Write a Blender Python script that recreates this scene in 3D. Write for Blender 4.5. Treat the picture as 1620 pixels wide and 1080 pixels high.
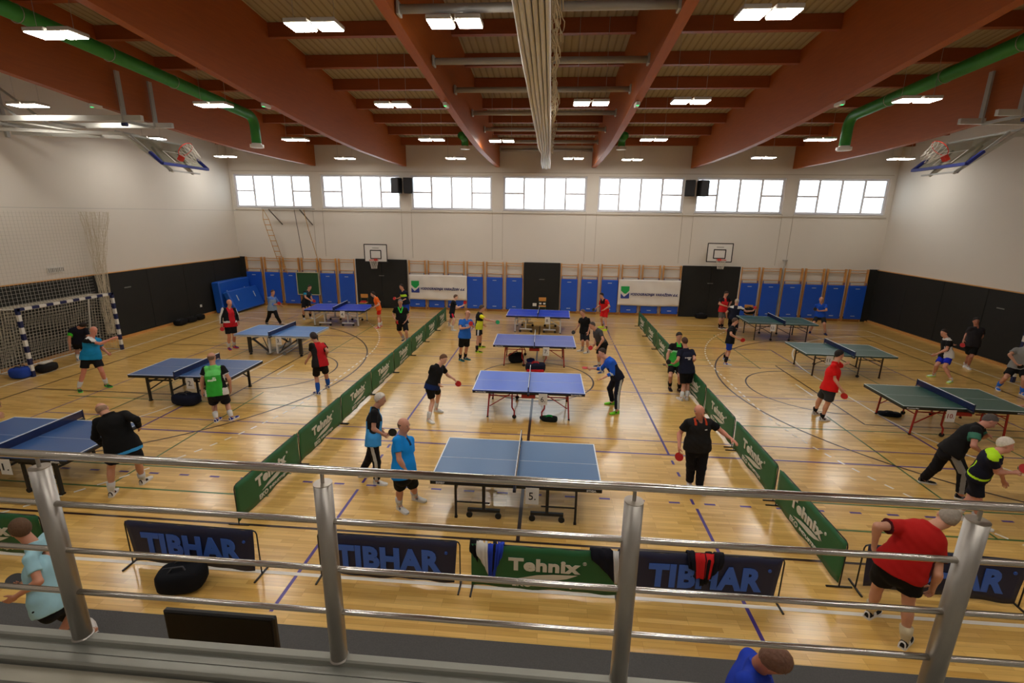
import bpy, math, random
import numpy as np
from mathutils import Vector, Matrix
random.seed(7); np.random.seed(7)
SC = bpy.context.scene
COL = SC.collection
PI = math.pi
for o in list(bpy.data.objects): bpy.data.objects.remove(o)

# ------------------------------------------------------------------ camera
CAM = Vector((0, 0, 4.8337))
FW = Vector((-0.073361, 0.965109, -0.251397)).normalized()
def _basis():
    pi_, ro, ya = 0.254125906, 0.0141416889, -0.0758357128
    cy, sy = math.cos(ya), math.sin(ya)
    fw = Vector((sy*math.cos(pi_), cy*math.cos(pi_), -math.sin(pi_)))
    r = Vector((cy, -sy, 0)); u = r.cross(fw)
    return math.cos(ro)*r+math.sin(ro)*u, -math.sin(ro)*r+math.cos(ro)*u, fw
RT, UP, FW = _basis()
cd = bpy.data.cameras.new('camera'); cam = bpy.data.objects.new('camera', cd); COL.objects.link(cam)
cd.sensor_width = 36; cd.lens = 754.535*36/1620; cd.clip_start = .05; cd.clip_end = 200
m = Matrix((RT, UP, -FW)).transposed().to_4x4(); m.translation = CAM
cam.matrix_world = m
SC.camera = cam
# ------------------------------------------------------------------ world, exposure
w = bpy.data.worlds.new('sky'); SC.world = w; w.use_nodes = True
bg = w.node_tree.nodes['Background']; bg.inputs[0].default_value = (.86, .93, 1.0, 1); bg.inputs[1].default_value = 5.0
SC.view_settings.view_transform = 'Standard'; SC.view_settings.look = 'None'
SC.view_settings.gamma = 1; SC.view_settings.use_curve_mapping = False
SC.view_settings.exposure = 0.08
LAMP = 52.0      # emission of the ceiling light panels
# ------------------------------------------------------------------ materials
def lin(c):
    return tuple(((v/255)/12.92 if v/255 <= .04045 else ((v/255+.055)/1.055)**2.4) for v in c)
MATS = {}
def mat(name, rgb, rough=.6, metal=0., var=0., scale=8., bump=0., spec=.5, coat=0., stretch=None, emit=None, es=1):
    if name in MATS: return MATS[name]
    mt = bpy.data.materials.new(name); mt.use_nodes = True; nt = mt.node_tree; b = nt.nodes['Principled BSDF']
    c = lin(rgb)
    b.inputs['Base Color'].default_value = (*c, 1); b.inputs['Roughness'].default_value = rough
    b.inputs['Metallic'].default_value = metal; b.inputs['Specular IOR Level'].default_value = spec
    b.inputs['Coat Weight'].default_value = coat
    if emit: b.inputs['Emission Color'].default_value = (*emit, 1); b.inputs['Emission Strength'].default_value = es
    if var or bump:
        tc = nt.nodes.new('ShaderNodeTexCoord'); n = nt.nodes.new('ShaderNodeTexNoise')
        n.inputs['Scale'].default_value = scale; n.inputs['Detail'].default_value = 4
        mp = nt.nodes.new('ShaderNodeMapping')
        if stretch: mp.inputs['Scale'].default_value = stretch
        nt.links.new(tc.outputs['Object'], mp.inputs[0]); nt.links.new(mp.outputs[0], n.inputs['Vector'])
        if var:
            mx = nt.nodes.new('ShaderNodeMix'); mx.data_type = 'RGBA'
            mx.inputs['A'].default_value = (*[v*(1-var) for v in c], 1); mx.inputs['B'].default_value = (*[min(1, v*(1+var)) for v in c], 1)
            nt.links.new(n.outputs['Fac'], mx.inputs['Factor']); nt.links.new(mx.outputs['Result'], b.inputs['Base Color'])
        if bump:
            bp = nt.nodes.new('ShaderNodeBump'); bp.inputs['Strength'].default_value = bump; bp.inputs['Distance'].default_value = .01
            nt.links.new(n.outputs['Fac'], bp.inputs['Height']); nt.links.new(bp.outputs[0], b.inputs['Normal'])
    MATS[name] = mt; return mt
def cloth(rgb):  # procedural fabric of a given colour
    return mat('fabric_%02x%02x%02x' % tuple(int(v) for v in rgb), rgb, .85, var=.12, scale=9, bump=.25, spec=.2)
M_wall = mat('wall_paint', (216, 210, 200), .85, var=.02, scale=1.2, bump=.02)
M_pad = mat('dark_padding', (35, 35, 33), .75, var=.12, scale=2, bump=.05, spec=.3)
M_orange = mat('glulam_wood', (166, 86, 24), .55, var=.18, scale=3, stretch=(6, .6, 8), bump=.05)
M_purlin = mat('purlin_wood', (146, 74, 28), .6, var=.15, scale=3, stretch=(.6, 6, 6))
M_barwood = mat('ladder_wood', (205, 150, 84), .45, var=.1, scale=4, stretch=(8, 8, 1))
M_white = mat('white_plastic', (222, 220, 214), .5, var=.03)
M_paint = mat('white_line_paint', (226, 220, 208), .35, var=.06, scale=5)
M_black = mat('black_line_paint', (48, 30, 26), .3, var=.06, scale=5)
M_purple = mat('purple_line_paint', (74, 54, 130), .3, var=.08, scale=5)
M_green = mat('green_line_paint', (58, 104, 52), .3, var=.08, scale=5)
M_steel = mat('brushed_steel', (168, 163, 156), .42, 1., var=.06, scale=30, stretch=(20, 20, 1))
M_chrome = mat('polished_steel_rail', (196, 191, 184), .2, 1., var=.05, scale=3, stretch=(1, 20, 20))
M_frame = mat('window_frame', (226, 228, 236), .45, var=.03)
M_blackm = mat('black_metal', (26, 26, 27), .45, var=.08, spec=.5)
M_redm = mat('red_metal', (158, 34, 24), .45, var=.08)
M_whitem = mat('light_grey_metal', (198, 198, 200), .4, var=.04)
M_brownm = mat('dark_brown_metal', (52, 36, 30), .5, var=.08)
M_rubber = mat('rubber', (18, 18, 18), .6, var=.1)
M_grey = mat('grey_steel_tube', (172, 172, 168), .5, .1, var=.05)
M_greens = mat('green_duct', (50, 142, 60), .5, var=.1)
M_mat = mat('blue_mat_vinyl', (26, 82, 192), .42, var=.07, scale=2, bump=.03)
M_matd = mat('dark_blue_vinyl', (20, 50, 128), .5, var=.07)
M_carpet = mat('grey_carpet', (78, 77, 76), .95, var=.25, scale=60, bump=.3)
M_conc = mat('grey_linoleum', (146, 141, 126), .5, var=.05, scale=3, bump=.02)
M_net = mat('white_netting', (205, 200, 188), .8, var=.05)
M_diff = mat('light_diffuser', (255, 250, 240), .5, emit=(1., .94, .86), es=LAMP)
def glass():
    mt = bpy.data.materials.new('window_glass'); mt.use_nodes = True; nt = mt.node_tree; nt.nodes.clear()
    o = nt.nodes.new('ShaderNodeOutputMaterial'); t = nt.nodes.new('ShaderNodeBsdfTransparent'); t.inputs[0].default_value = (.93, .96, .96, 1)
    g = nt.nodes.new('ShaderNodeBsdfGlossy'); g.inputs['Roughness'].default_value = .02
    f = nt.nodes.new('ShaderNodeFresnel'); f.inputs[0].default_value = 1.45; mx = nt.nodes.new('ShaderNodeMixShader')
    nt.links.new(f.outputs[0], mx.inputs[0]); nt.links.new(t.outputs[0], mx.inputs[1]); nt.links.new(g.outputs[0], mx.inputs[2]); nt.links.new(mx.outputs[0], o.inputs[0])
    MATS['window_glass'] = mt; return mt
M_glass = glass()
def floor_mat():
    mt = bpy.data.materials.new('oak_parquet'); mt.use_nodes = True; nt = mt.node_tree; b = nt.nodes['Principled BSDF']
    tc = nt.nodes.new('ShaderNodeTexCoord'); br = nt.nodes.new('ShaderNodeTexBrick')
    br.inputs['Scale'].default_value = 1; br.inputs['Brick Width'].default_value = .62; br.inputs['Row Height'].default_value = .071
    br.inputs['Mortar Size'].default_value = .0011; br.inputs['Mortar Smooth'].default_value = .3; br.inputs['Bias'].default_value = 0; br.offset = .37; br.offset_frequency = 3
    br.inputs['Color1'].default_value = (*lin((204, 160, 82)), 1); br.inputs['Color2'].default_value = (*lin((232, 192, 112)), 1); br.inputs['Mortar'].default_value = (*lin((150, 104, 52)), 1)
    nt.links.new(tc.outputs['Object'], br.inputs['Vector'])
    mp = nt.nodes.new('ShaderNodeMapping'); mp.inputs['Scale'].default_value = (.8, 12, 1); n = nt.nodes.new('ShaderNodeTexNoise'); n.inputs['Scale'].default_value = 2.2; n.inputs['Detail'].default_value = 6
    nt.links.new(tc.outputs['Object'], mp.inputs[0]); nt.links.new(mp.outputs[0], n.inputs['Vector'])
    mx = nt.nodes.new('ShaderNodeMix'); mx.data_type = 'RGBA'; mx.blend_type = 'MULTIPLY'; mx.inputs['Factor'].default_value = .4
    cr = nt.nodes.new('ShaderNodeValToRGB'); cr.color_ramp.elements[0].color = (.72, .68, .6, 1); cr.color_ramp.elements[0].position = .3; cr.color_ramp.elements[1].color = (1.12, 1.1, 1.05, 1); cr.color_ramp.elements[1].position = .7
    nt.links.new(n.outputs['Fac'], cr.inputs[0]); nt.links.new(br.outputs['Color'], mx.inputs['A']); nt.links.new(cr.outputs[0], mx.inputs['B'])
    nt.links.new(mx.outputs['Result'], b.inputs['Base Color'])
    b.inputs['Roughness'].default_value = .28; b.inputs['Specular IOR Level'].default_value = .5; b.inputs['Coat Weight'].default_value = .5; b.inputs['Coat Roughness'].default_value = .16
    bp = nt.nodes.new('ShaderNodeBump'); bp.inputs['Strength'].default_value = .12; bp.inputs['Distance'].default_value = .002
    nt.links.new(br.outputs['Fac'], bp.inputs['Height']); bp.invert = True; nt.links.new(bp.outputs[0], b.inputs['Normal'])
    MATS['oak_parquet'] = mt; return mt
M_floor = floor_mat()
def deck_mat():
    mt = bpy.data.materials.new('roof_deck'); mt.use_nodes = True; nt = mt.node_tree; b = nt.nodes['Principled BSDF']
    tc = nt.nodes.new('ShaderNodeTexCoord'); wv = nt.nodes.new('ShaderNodeTexWave'); wv.bands_direction = 'X'; wv.inputs['Scale'].default_value = 1.6
    wv.inputs['Distortion'].default_value = 0
    nt.links.new(tc.outputs['Object'], wv.inputs['Vector'])
    cr = nt.nodes.new('ShaderNodeValToRGB'); cr.color_ramp.elements[0].position = .0; cr.color_ramp.elements[0].color = (*lin((138, 130, 108)), 1); cr.color_ramp.elements[1].position = .25; cr.color_ramp.elements[1].color = (*lin((170, 162, 136)), 1)
    nt.links.new(wv.outputs['Fac'], cr.inputs[0]); nt.links.new(cr.outputs[0], b.inputs['Base Color']); b.inputs['Roughness'].default_value = .8
    bp = nt.nodes.new('ShaderNodeBump'); bp.inputs['Distance'].default_value = .02; bp.inputs['Strength'].default_value = .5
    nt.links.new(wv.outputs['Fac'], bp.inputs['Height']); nt.links.new(bp.outputs[0], b.inputs['Normal'])
    MATS['roof_deck'] = mt; return mt
M_deck = deck_mat()
# ------------------------------------------------------------------ mesh helpers
class MB:
    def __init__(s): s.v = []; s.f = []; s.m = []; s.mats = []
    def mi(s, mt):
        if mt is None: return 0
        if mt not in s.mats: s.mats.append(mt)
        return s.mats.index(mt)
    def add(s, vs, fs, mt=None):
        k = len(s.v); s.v += [tuple(v) for v in vs]; s.f += [tuple(i+k for i in f) for f in fs]; s.m += [s.mi(mt)]*len(fs)
    def box(s, c, d, rz=0, mt=None, R=None, bev=0):
        hx, hy, hz = d[0]/2, d[1]/2, d[2]/2
        if bev:
            b = min(bev, hx*.9, hy*.9, hz*.9)
            vs = []
            for sx in (-1, 1):
                for sy in (-1, 1):
                    for sz in (-1, 1):
                        vs += [(sx*hx, sy*(hy-b), sz*(hz-b)), (sx*(hx-b), sy*hy, sz*(hz-b)), (sx*(hx-b), sy*(hy-b), sz*hz)]
            def q(a, i): return a*3+i
            idx = {}
            n = 0
            for sx in (0, 1):
                for sy in (0, 1):
                    for sz in (0, 1): idx[(sx, sy, sz)] = n; n += 1
            F = []
            for sx in (0, 1): F.append([q(idx[(sx, a, b_)], 0) for a, b_ in ((0, 0), (1, 0), (1, 1), (0, 1))][::1 if sx else -1])
            for sy in (0, 1): F.append([q(idx[(a, sy, b_)], 1) for a, b_ in ((0, 0), (1, 0), (1, 1), (0, 1))][::-1 if sy else 1])
            for sz in (0, 1): F.append([q(idx[(a, b_, sz)], 2) for a, b_ in ((0, 0), (1, 0), (1, 1), (0, 1))][::1 if sz else -1])
            for a in (0, 1):
                for b_ in (0, 1):
                    i0, i1 = idx[(0, a, b_)], idx[(1, a, b_)]; f = [q(i0, 1), q(i1, 1), q(i1, 2), q(i0, 2)]; F.append(f if (a == b_) else f[::-1])
                    i0, i1 = idx[(a, 0, b_)], idx[(a, 1, b_)]; f = [q(i0, 0), q(i1, 0), q(i1, 2), q(i0, 2)]; F.append(f[::-1] if (a == b_) else f)
                    i0, i1 = idx[(a, b_, 0)], idx[(a, b_, 1)]; f = [q(i0, 0), q(i1, 0), q(i1, 1), q(i0, 1)]; F.append(f if (a == b_) else f[::-1])
            for k_, i in idx.items():
                f = [q(i, 0), q(i, 1), q(i, 2)]; F.append(f if sum(k_) % 2 else f[::-1])
        else:
            vs = [(x*hx, y*hy, z*hz) for x in (-1, 1) for y in (-1, 1) for z in (-1, 1)]
            F = [(0, 1, 3, 2), (4, 6, 7, 5), (0, 4, 5, 1), (2, 3, 7, 6), (0, 2, 6, 4), (1, 5, 7, 3)]
        if R is None: R = Matrix.Rotation(rz, 3, 'Z') if rz else None
        out = []
        for v in vs:
            v = Vector(v)
            if R is not None: v = R @ v
            out.append((v.x+c[0], v.y+c[1], v.z+c[2]))
        s.add(out, F, mt); return s
    def bar(s, a, b, wx, wy, mt=None, up=(0, 0, 1)):   # rectangular bar from a to b
        a, b = Vector(a), Vector(b); d = (b-a); L = d.length; d.normalize(); u = Vector(up)
        if abs(d.dot(u)) > .95: u = Vector((0, 1, 0))
        x = d.cross(u).normalized(); y = x.cross(d)
        vs = [a+x*sx*wx/2+y*sy*wy/2 for sx, sy in ((-1, -1), (1, -1), (1, 1), (-1, 1))]; vs += [v+d*L for v in vs]
        s.add(vs, [(0, 3, 2, 1), (4, 5, 6, 7), (0, 1, 5, 4), (1, 2, 6, 5), (2, 3, 7, 6), (3, 0, 4, 7)], mt); return s
    def tube(s, pts, r, n=8, mt=None, closed=False, caps=True):
        pts = [Vector(p) for p in pts]; k = len(pts)
        rs = r if isinstance(r, (list, tuple)) else [r]*k
        vs = []; prev = None
        for i, p in enumerate(pts):
            if closed: d = (pts[(i+1) % k]-pts[i-1])
            else: d = (pts[min(i+1, k-1)]-pts[max(i-1, 0)])
            d.normalize()
            if prev is None:
                u = Vector((0, 0, 1)) if abs(d.z) < .9 else Vector((1, 0, 0)); x = d.cross(u).normalized()
            else:
                x = (prev-d*prev.dot(d)).normalized()
            prev = x; y = d.cross(x)
            for j in range(n):
                a = 2*PI*j/n; vs.append(p+x*math.cos(a)*rs[i]+y*math.sin(a)*rs[i])
        fs = []
        for i in range(k if closed else k-1):
            for j in range(n):
                a, b = i*n+j, i*n+(j+1) % n; c, d_ = ((i+1) % k)*n+(j+1) % n, ((i+1) % k)*n+j
                fs.append((a, b, c, d_))
        if caps and not closed: fs += [tuple(range(n))[::-1], tuple(range((k-1)*n, k*n))]
        s.add(vs, fs, mt); return s
    def cyl(s, a, b, r, n=10, mt=None): return s.tube([a, b], r, n, mt)
    def lathe(s, c, prof, n=14, mt=None, ax=None):   # profile list of (r,z)
        R = Vector((0, 0, 1)).rotation_difference(Vector(ax)).to_matrix() if ax is not None else None
        vs = []
        for r, z in prof:
            for j in range(n):
                v = Vector((r*math.cos(2*PI*j/n), r*math.sin(2*PI*j/n), z))
                if R is not None: v = R @ v
                vs.append(v+Vector(c))
        fs = [(i*n+j, i*n+(j+1) % n, (i+1)*n+(j+1) % n, (i+1)*n+j) for i in range(len(prof)-1) for j in range(n)]
        if prof[0][0] > .002 and not ax == 'open': fs += [tuple(range(n))[::-1]]
        if prof[-1][0] > .002: fs += [tuple(range((len(prof)-1)*n, len(prof)*n))]
        s.add(vs, fs, mt); return s
    def ell(s, c, rad, n=12, k=8, mt=None, R=None):
        vs = [Vector((0, 0, -1))]+[Vector((math.sin(PI*i/k)*math.cos(2*PI*j/n), math.sin(PI*i/k)*math.sin(2*PI*j/n), -math.cos(PI*i/k))) for i in range(1, k) for j in range(n)]+[Vector((0, 0, 1))]
        out = []
        for v in vs:
            v = Vector((v.x*rad[0], v.y*rad[1], v.z*rad[2]))
            if R is not None: v = R @ v
            out.append(v+Vector(c))
        fs = [(0, 1+(j+1) % n, 1+j) for j in range(n)]+[(1+i*n+j, 1+i*n+(j+1) % n, 1+(i+1)*n+(j+1) % n, 1+(i+1)*n+j) for i in range(k-2) for j in range(n)]
        L = len(vs)-1; o = 1+(k-2)*n; fs += [(o+j, o+(j+1) % n, L) for j in range(n)]
        s.add(out, fs, mt); return s
    def mesh(s, name, mt=None, smooth=False):
        me = bpy.data.meshes.new(name); me.from_pydata(s.v, [], s.f)
        ms = s.mats if s.mats else [mt]
        for x in ms: me.materials.append(x)
        if s.mats: me.polygons.foreach_set('material_index', s.m)
        if smooth: me.polygons.foreach_set('use_smooth', [True]*len(me.polygons))
        me.update(); return me
    def obj(s, name, mt=None, parent=None, smooth=False, loc=None):
        o = bpy.data.objects.new(name, s.mesh(name, mt, smooth)); COL.objects.link(o)
        if parent is not None: o.parent = parent
        if loc is not None: o.location = loc
        return o
def tag(o, label, cat, group=None):
    o['label'] = label; o['category'] = cat
    if group: o['group'] = group
    return o
def thing(name, label, cat, loc=(0, 0, 0), rz=0, group=None):
    o = bpy.data.objects.new(name, None); COL.objects.link(o); o.location = loc; o.rotation_euler = (0, 0, rz); o.empty_display_size = .1
    return tag(o, label, cat, group)
def struct(o, label=None):
    o['kind'] = 'structure'
    if label: o['label'] = label
    return o
def sempty(name, loc=(0, 0, 0)):
    o = bpy.data.objects.new(name, None); COL.objects.link(o); o.location = loc; o['kind'] = 'structure'; return o
def dup(root, loc=None, rz=None, label=None, group=None):
    r = root.copy(); COL.objects.link(r)
    if loc is not None: r.location = loc
    if rz is not None: r.rotation_euler = (0, 0, rz)
    if label: r['label'] = label
    if group: r['group'] = group
    for ch in list(root.children):
        c = ch.copy(); COL.objects.link(c); c.parent = r
        for g in list(ch.children):
            d = g.copy(); COL.objects.link(d); d.parent = c
    return r
_tc = {}
def text_mesh(txt, size=1., bold=0., shear=0., extr=.001, mt=None):
    key = (txt, size, bold, shear, mt.name if mt else '')
    if key in _tc: return _tc[key]
    cu = bpy.data.curves.new('t', 'FONT'); cu.body = txt; cu.size = size; cu.offset = bold; cu.shear = shear; cu.extrude = extr; cu.resolution_u = 3; cu.space_character = 1.0 if bold < .04 else 1.06
    cu.align_x = 'CENTER'; cu.align_y = 'CENTER'
    o = bpy.data.objects.new('t', cu); COL.objects.link(o); bpy.context.view_layer.update()
    me = bpy.data.meshes.new_from_object(o.evaluated_get(bpy.context.evaluated_depsgraph_get()))
    me.materials.clear(); me.materials.append(mt)
    bpy.data.objects.remove(o); bpy.data.curves.remove(cu)
    _tc[key] = me; return me
def put(me, name, parent, M):
    o = bpy.data.objects.new(name, me); COL.objects.link(o); o.parent = parent; o.matrix_local = M; return o
def fitw(me, w=None, h=None):   # scale a text mesh to a width and a height
    xs = [v.co.x for v in me.vertices]; ys = [v.co.y for v in me.vertices]
    W, H = max(xs)-min(xs), max(ys)-min(ys)
    return (w/W if w else None), (h/H if h else None), (max(xs)+min(xs))/2, (max(ys)+min(ys))/2
def text_on(txt, parent, name, centre, w, h, mt, xdir=(1, 0, 0), zdir=(0, 0, 1), bold=.0, shear=0.):
    me = text_mesh(txt, 1., bold, shear, .004, mt); sx, sy, cx, cy = fitw(me, w, h)
    x = Vector(xdir); y = Vector(zdir); n = x.cross(y)
    M = Matrix((x*sx, y*sy, n)).transposed().to_4x4()
    c = Vector(centre)-x*sx*cx-y*sy*cy; M.translation = c
    return put(me, name, parent, M)
# ------------------------------------------------------------------ room
XL, XR, YF, YB = -16.75, 16.08, 24.886, -6.0
def zroof(y): return 8.42+.095*(24.886-y)
floor = struct(MB().box(((XL+XR)/2, (YF+.3)/2, -.05), (XR-XL, YF-.3, .1)).obj('floor', M_floor))
CX, CY = -.35, 14.0
LZ = {'g': .0012, 'p': .0020, 'b': .0028, 'w': .0036}
def strip(mb, pts, w, z):
    pts = [Vector((p[0], p[1])) for p in pts]
    vs = []
    for i, p in enumerate(pts):
        d = (pts[min(i+1, len(pts)-1)]-pts[max(i-1, 0)]).normalized(); n = Vector((-d.y, d.x))*w/2
        vs += [(p.x+n.x, p.y+n.y, z), (p.x-n.x, p.y-n.y, z)]
    mb.add(vs, [(2*i, 2*i+1, 2*i+3, 2*i+2) for i in range(len(pts)-1)])
def line(name, segs, mt, k, w=.05):
    mb = MB()
    for s in segs: strip(mb, s, w, LZ[k])
    # downward winding fixed by flipping so that faces look up
    mb.f = [f[::-1] if True else f for f in mb.f]
    me_o = mb.obj(name, mt, floor); me_o['kind'] = 'structure'
    return me_o
def arc(cx, cy, r, a0, a1, n=40): return [(cx+r*math.cos(a0+(a1-a0)*i/n), cy+r*math.sin(a0+(a1-a0)*i/n)) for i in range(n+1)]
def dashed(path, on, off):
    P = [Vector(p) for p in path]; out = []; cur = [P[0]]; left = on; pen = True
    for a, b in zip(P, P[1:]):
        L = (b-a).length; pos = 0
        while L-pos > left:
            pos += left; q = a+(b-a)*pos/L
            if pen: cur.append(q); out.append(cur); pen = False; left = off
            else: cur = [q]; pen = True; left = on
        left -= (L-pos)
        if pen: cur.append(b)
    return out
x0, x1, y0, y1 = CX-15, CX+15, 5.35, 22.65
line('handball_boundary_line', [[(x0, y0), (x1, y0)], [(x0, y1), (x1, y1)], [(x0, y0), (x0, y1)], [(x1, y0), (x1, y1)]], M_paint, 'w', .06)
for s in (-1, 1):
    gx = CX+s*15
    def gline(r, n=30):
        p = arc(gx, CY+1.5, r, PI/2, 0 if s < 0 else PI, n)+arc(gx, CY-1.5, r, 0 if s < 0 else PI, -PI/2 if s < 0 else 3*PI/2, n)
        return [q for q in p if y0-.3 < q[1] < y1+.3 and (q[0] > x0 and q[0] < x1)]
    line('goal_area_line', [gline(6)], M_paint, 'w')
    line('free_throw_dashed_line', dashed(gline(9, 60), .17, .165) if False else dashed(gline(9, 60), .16, .16), M_paint, 'w')
    line('penalty_mark', [[(gx-s*7, CY-.5), (gx-s*7, CY+.5)]], M_paint, 'w')
line('halfway_line', [[(CX, 6.33), (CX, 21.6)]], M_black, 'b', .06)
line('centre_circle', [arc(CX, CY, 1.8, 0, 2*PI, 60)], M_black, 'b')
bx0, bx1, by0, by1 = CX-14, CX+14, 6.33, 21.63
line('basketball_boundary_line', [[(bx0, by0), (bx1, by0)], [(bx0, by0+.16), (bx1, by0+.16)], [(bx0, by1), (bx1, by1)], [(bx0, by0), (bx0, by1)], [(bx1, by0), (bx1, by1)]], M_black, 'b', .05)
for s in (-1, 1):
    ex = CX+s*14; bc = ex-s*1.575; a = PI/2
    p = [(ex, CY+6.65)]+arc(bc, CY, 6.65, PI/2, -PI/2 if s < 0 else 3*PI/2, 60)+[(ex, CY-6.65)]
    line('three_point_line', [p], M_black, 'b')
    fx = ex-s*5.75
    line('key_line', [[(ex, CY+2.45), (fx, CY+2.45)], [(ex, CY-2.45), (fx, CY-2.45)], [(fx, CY-2.45), (fx, CY+2.45)], arc(fx, CY, 1.8, PI/2, -PI/2 if s < 0 else 3*PI/2, 30)], M_black, 'b', .045)
line('volleyball_boundary_line', [[(-9.35, 9.44), (8.65, 9.44)], [(-9.35, 18.53), (8.65, 18.53)], [(-9.35, 9.44), (-9.35, 18.53)], [(8.65, 9.44), (8.65, 18.53)],
      [(-3.35, 9.44), (-3.35, 18.53)], [(2.66, 9.44), (2.66, 18.53)], [(-3.35, 4.7), (-3.35, 7.5)], [(2.68, 4.7), (2.68, 7.5)], [(-3.35, 20.4), (-3.35, 23.3)], [(2.68, 20.4), (2.68, 23.3)]], M_purple, 'p')
line('volleyball_dashed_line', dashed([(-9.35, 7.65), (8.65, 7.65)], .19, .42)+dashed([(-3.35, 9.3), (-3.35, 7.5)], .17, .3)+dashed([(2.66, 9.2), (2.66, 7.5)], .17, .3)+dashed([(2.66, 18.7), (2.66, 20.4)], .15, .2)+dashed([(-3.35, 18.7), (-3.35, 20.4)], .15, .2), M_purple, 'p')
line('side_court_line', [[(-12.38, 5.6), (-12.38, 22.4)], [(11.68, 5.6), (11.68, 22.4)], [(-12.38, 10.08), (11.68, 10.08)], [(-12.38, 13.2), (11.68, 13.2)], [(-12.38, 16.1), (11.68, 16.1)]], M_purple, 'p', .035)
line('badminton_line', [[(-7.88, 7.13), (-7.88, 12.0)], [(-7.88, 16.), (-7.88, 20.87)], [(7.23, 7.13), (7.23, 12.0)], [(7.23, 16.), (7.23, 20.87)]] +
     [[(a, y), (b, y)] for y in (7.13, 7.9, 11.16, 16.85, 20.1, 20.87) for a, b in ((-12.9, -4.83), (4.2, 12.2))] +
     [[(x, 7.13), (x, 20.87)] for x in (-10.93, 10.28)], M_green, 'g', .04)
# grey carpet runners below the gallery
cg = 'carpet runners along the floor below the gallery'
tag(MB().box((-3.2, 4.36, .006), (9.7, .32, .012)).obj('carpet_runner', M_carpet), 'long grey carpet runner in front of the gallery, left piece', 'carpet', cg)
tag(MB().box((5.035, 4.36, .007), (6.77, .32, .014)).obj('carpet_runner', M_carpet), 'grey carpet runner in front of the gallery, right piece', 'carpet', cg)
# far wall with seven window openings
WC = [-14.5+4.712*k for k in range(7)]; WW, WZ0, WZ1 = 4.14, 5.18, 6.83; TH = .34
wf = MB(); H = 9.2
wf.box(((XL+XR)/2, YF+TH/2, WZ0/2), (XR-XL+.6, TH, WZ0)); wf.box(((XL+XR)/2, YF+TH/2, (WZ1+H)/2), (XR-XL+.6, TH, H-WZ1))
ed = [XL-.3]+[e for c in WC for e in (c-WW/2, c+WW/2)]+[XR+.3]
for a, b in zip(ed[::2], ed[1::2]): wf.box(((a+b)/2, YF+TH/2, (WZ0+WZ1)/2), (b-a, TH, WZ1-WZ0))
wall_far = struct(wf.obj('wall_far', M_wall))
# slender vertical joints and a horizontal cable duct on the far wall
for k in range(6):
    for s in (-1, 1):
        x = (WC[k]+WC[k+1])/2+s*.26; o = MB().box((x, YF-.004, 3.93), (.012, .008, 2.45)).obj('wall_joint', mat('joint_beige', (150, 138, 120), .9), wall_far)  # joint lines in a beige darker than the wall paint
MB().box(((XL+XR)/2, YF-.02, 5.05), (XR-XL-.3, .04, .05)).obj('cable_duct', mat('duct_cover', (186, 176, 160), .7), wall_far)
MB().box(((XL+XR)/2, YF-.01, 6.98), (XR-XL-.3, .02, .03)).obj('cable_duct', mat('duct_cover', (186, 176, 160), .7), wall_far)
for k, c in enumerate(WC):
    wn = sempty('window_%d' % (k+1), (c, YF+.14, WZ0))
    h = WZ1-WZ0; fr = MB(); t = .1
    fr.box((0, 0, t/2), (WW, .07, t)).box((0, 0, h-t/2), (WW, .07, t)).box((-WW/2+t/2, 0, h/2), (t, .07, h-2*t)).box((WW/2-t/2, 0, h/2), (t, .07, h-2*t))
    fr.obj('window_frame', M_frame, wn)
    MB().box((0, -.07, -.012), (WW, .14, .02)).obj('window_sill', M_frame, wn)
    q = WW/4
    for j in (-1, 0, 1): MB().box((j*q, -.003, h/2), (.09, .066, h-2*t)).obj('mullion', M_frame, wn)
    for s in (-1, 1): MB().box((s*1.5*q, -.004, h*.5), (q-.09, .06, .085)).obj('transom', M_frame, wn)
    for s in (-1, 1):
        MB().box((s*.5*q, .01, h/2), (q-.075, .008, h-2*t)).obj('pane', M_glass, wn)
        for zc in (.27, .73): MB().box((s*1.5*q, .01, h*zc), (q-.085, .008, h*.36)).obj('pane', M_glass, wn)
# side walls, back wall
wall_left = struct(MB().box((XL-.15, (YF+YB)/2, 6), (.3, YF-YB+.6, 12)).obj('wall_left', M_wall))
wall_right = struct(MB().box((XR+.15, (YF+YB)/2, 6), (.3, YF-YB+.6, 12)).obj('wall_right', M_wall))
wall_back = struct(MB().box(((XL+XR)/2, YB-.15, 6.0), (XR-XL+.6, .3, 12)).obj('wall_back', M_wall))
wall_under = struct(MB().box(((XL+XR)/2, .25, 1.22), (XR-XL, .3, 2.44)).obj('wall_front', M_wall))
for wl, x, s in ((wall_left, XL, 1), (wall_right, XR, -1)):
    y = .45
    i = 0
    while y < YF-.1:
        b = min(y+2.02, YF-.02)
        MB().box((x+s*.04, (y+b)/2, 1.34), (.08, b-y-.012, 2.46), bev=.012).obj('wall_pad', M_pad, wl)
        y = b; i += 1
    MB().box((x+s*.045, (YF+.4)/2, 2.585), (.09, YF-.5, .03)).obj('wooden_cap_strip', M_barwood, wl)
    struct(MB().box((x+s*.05, (YF+.4)/2, .05), (.1, YF-.5, .1)).obj('baseboard_left' if s > 0 else 'baseboard_right', M_barwood))
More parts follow.
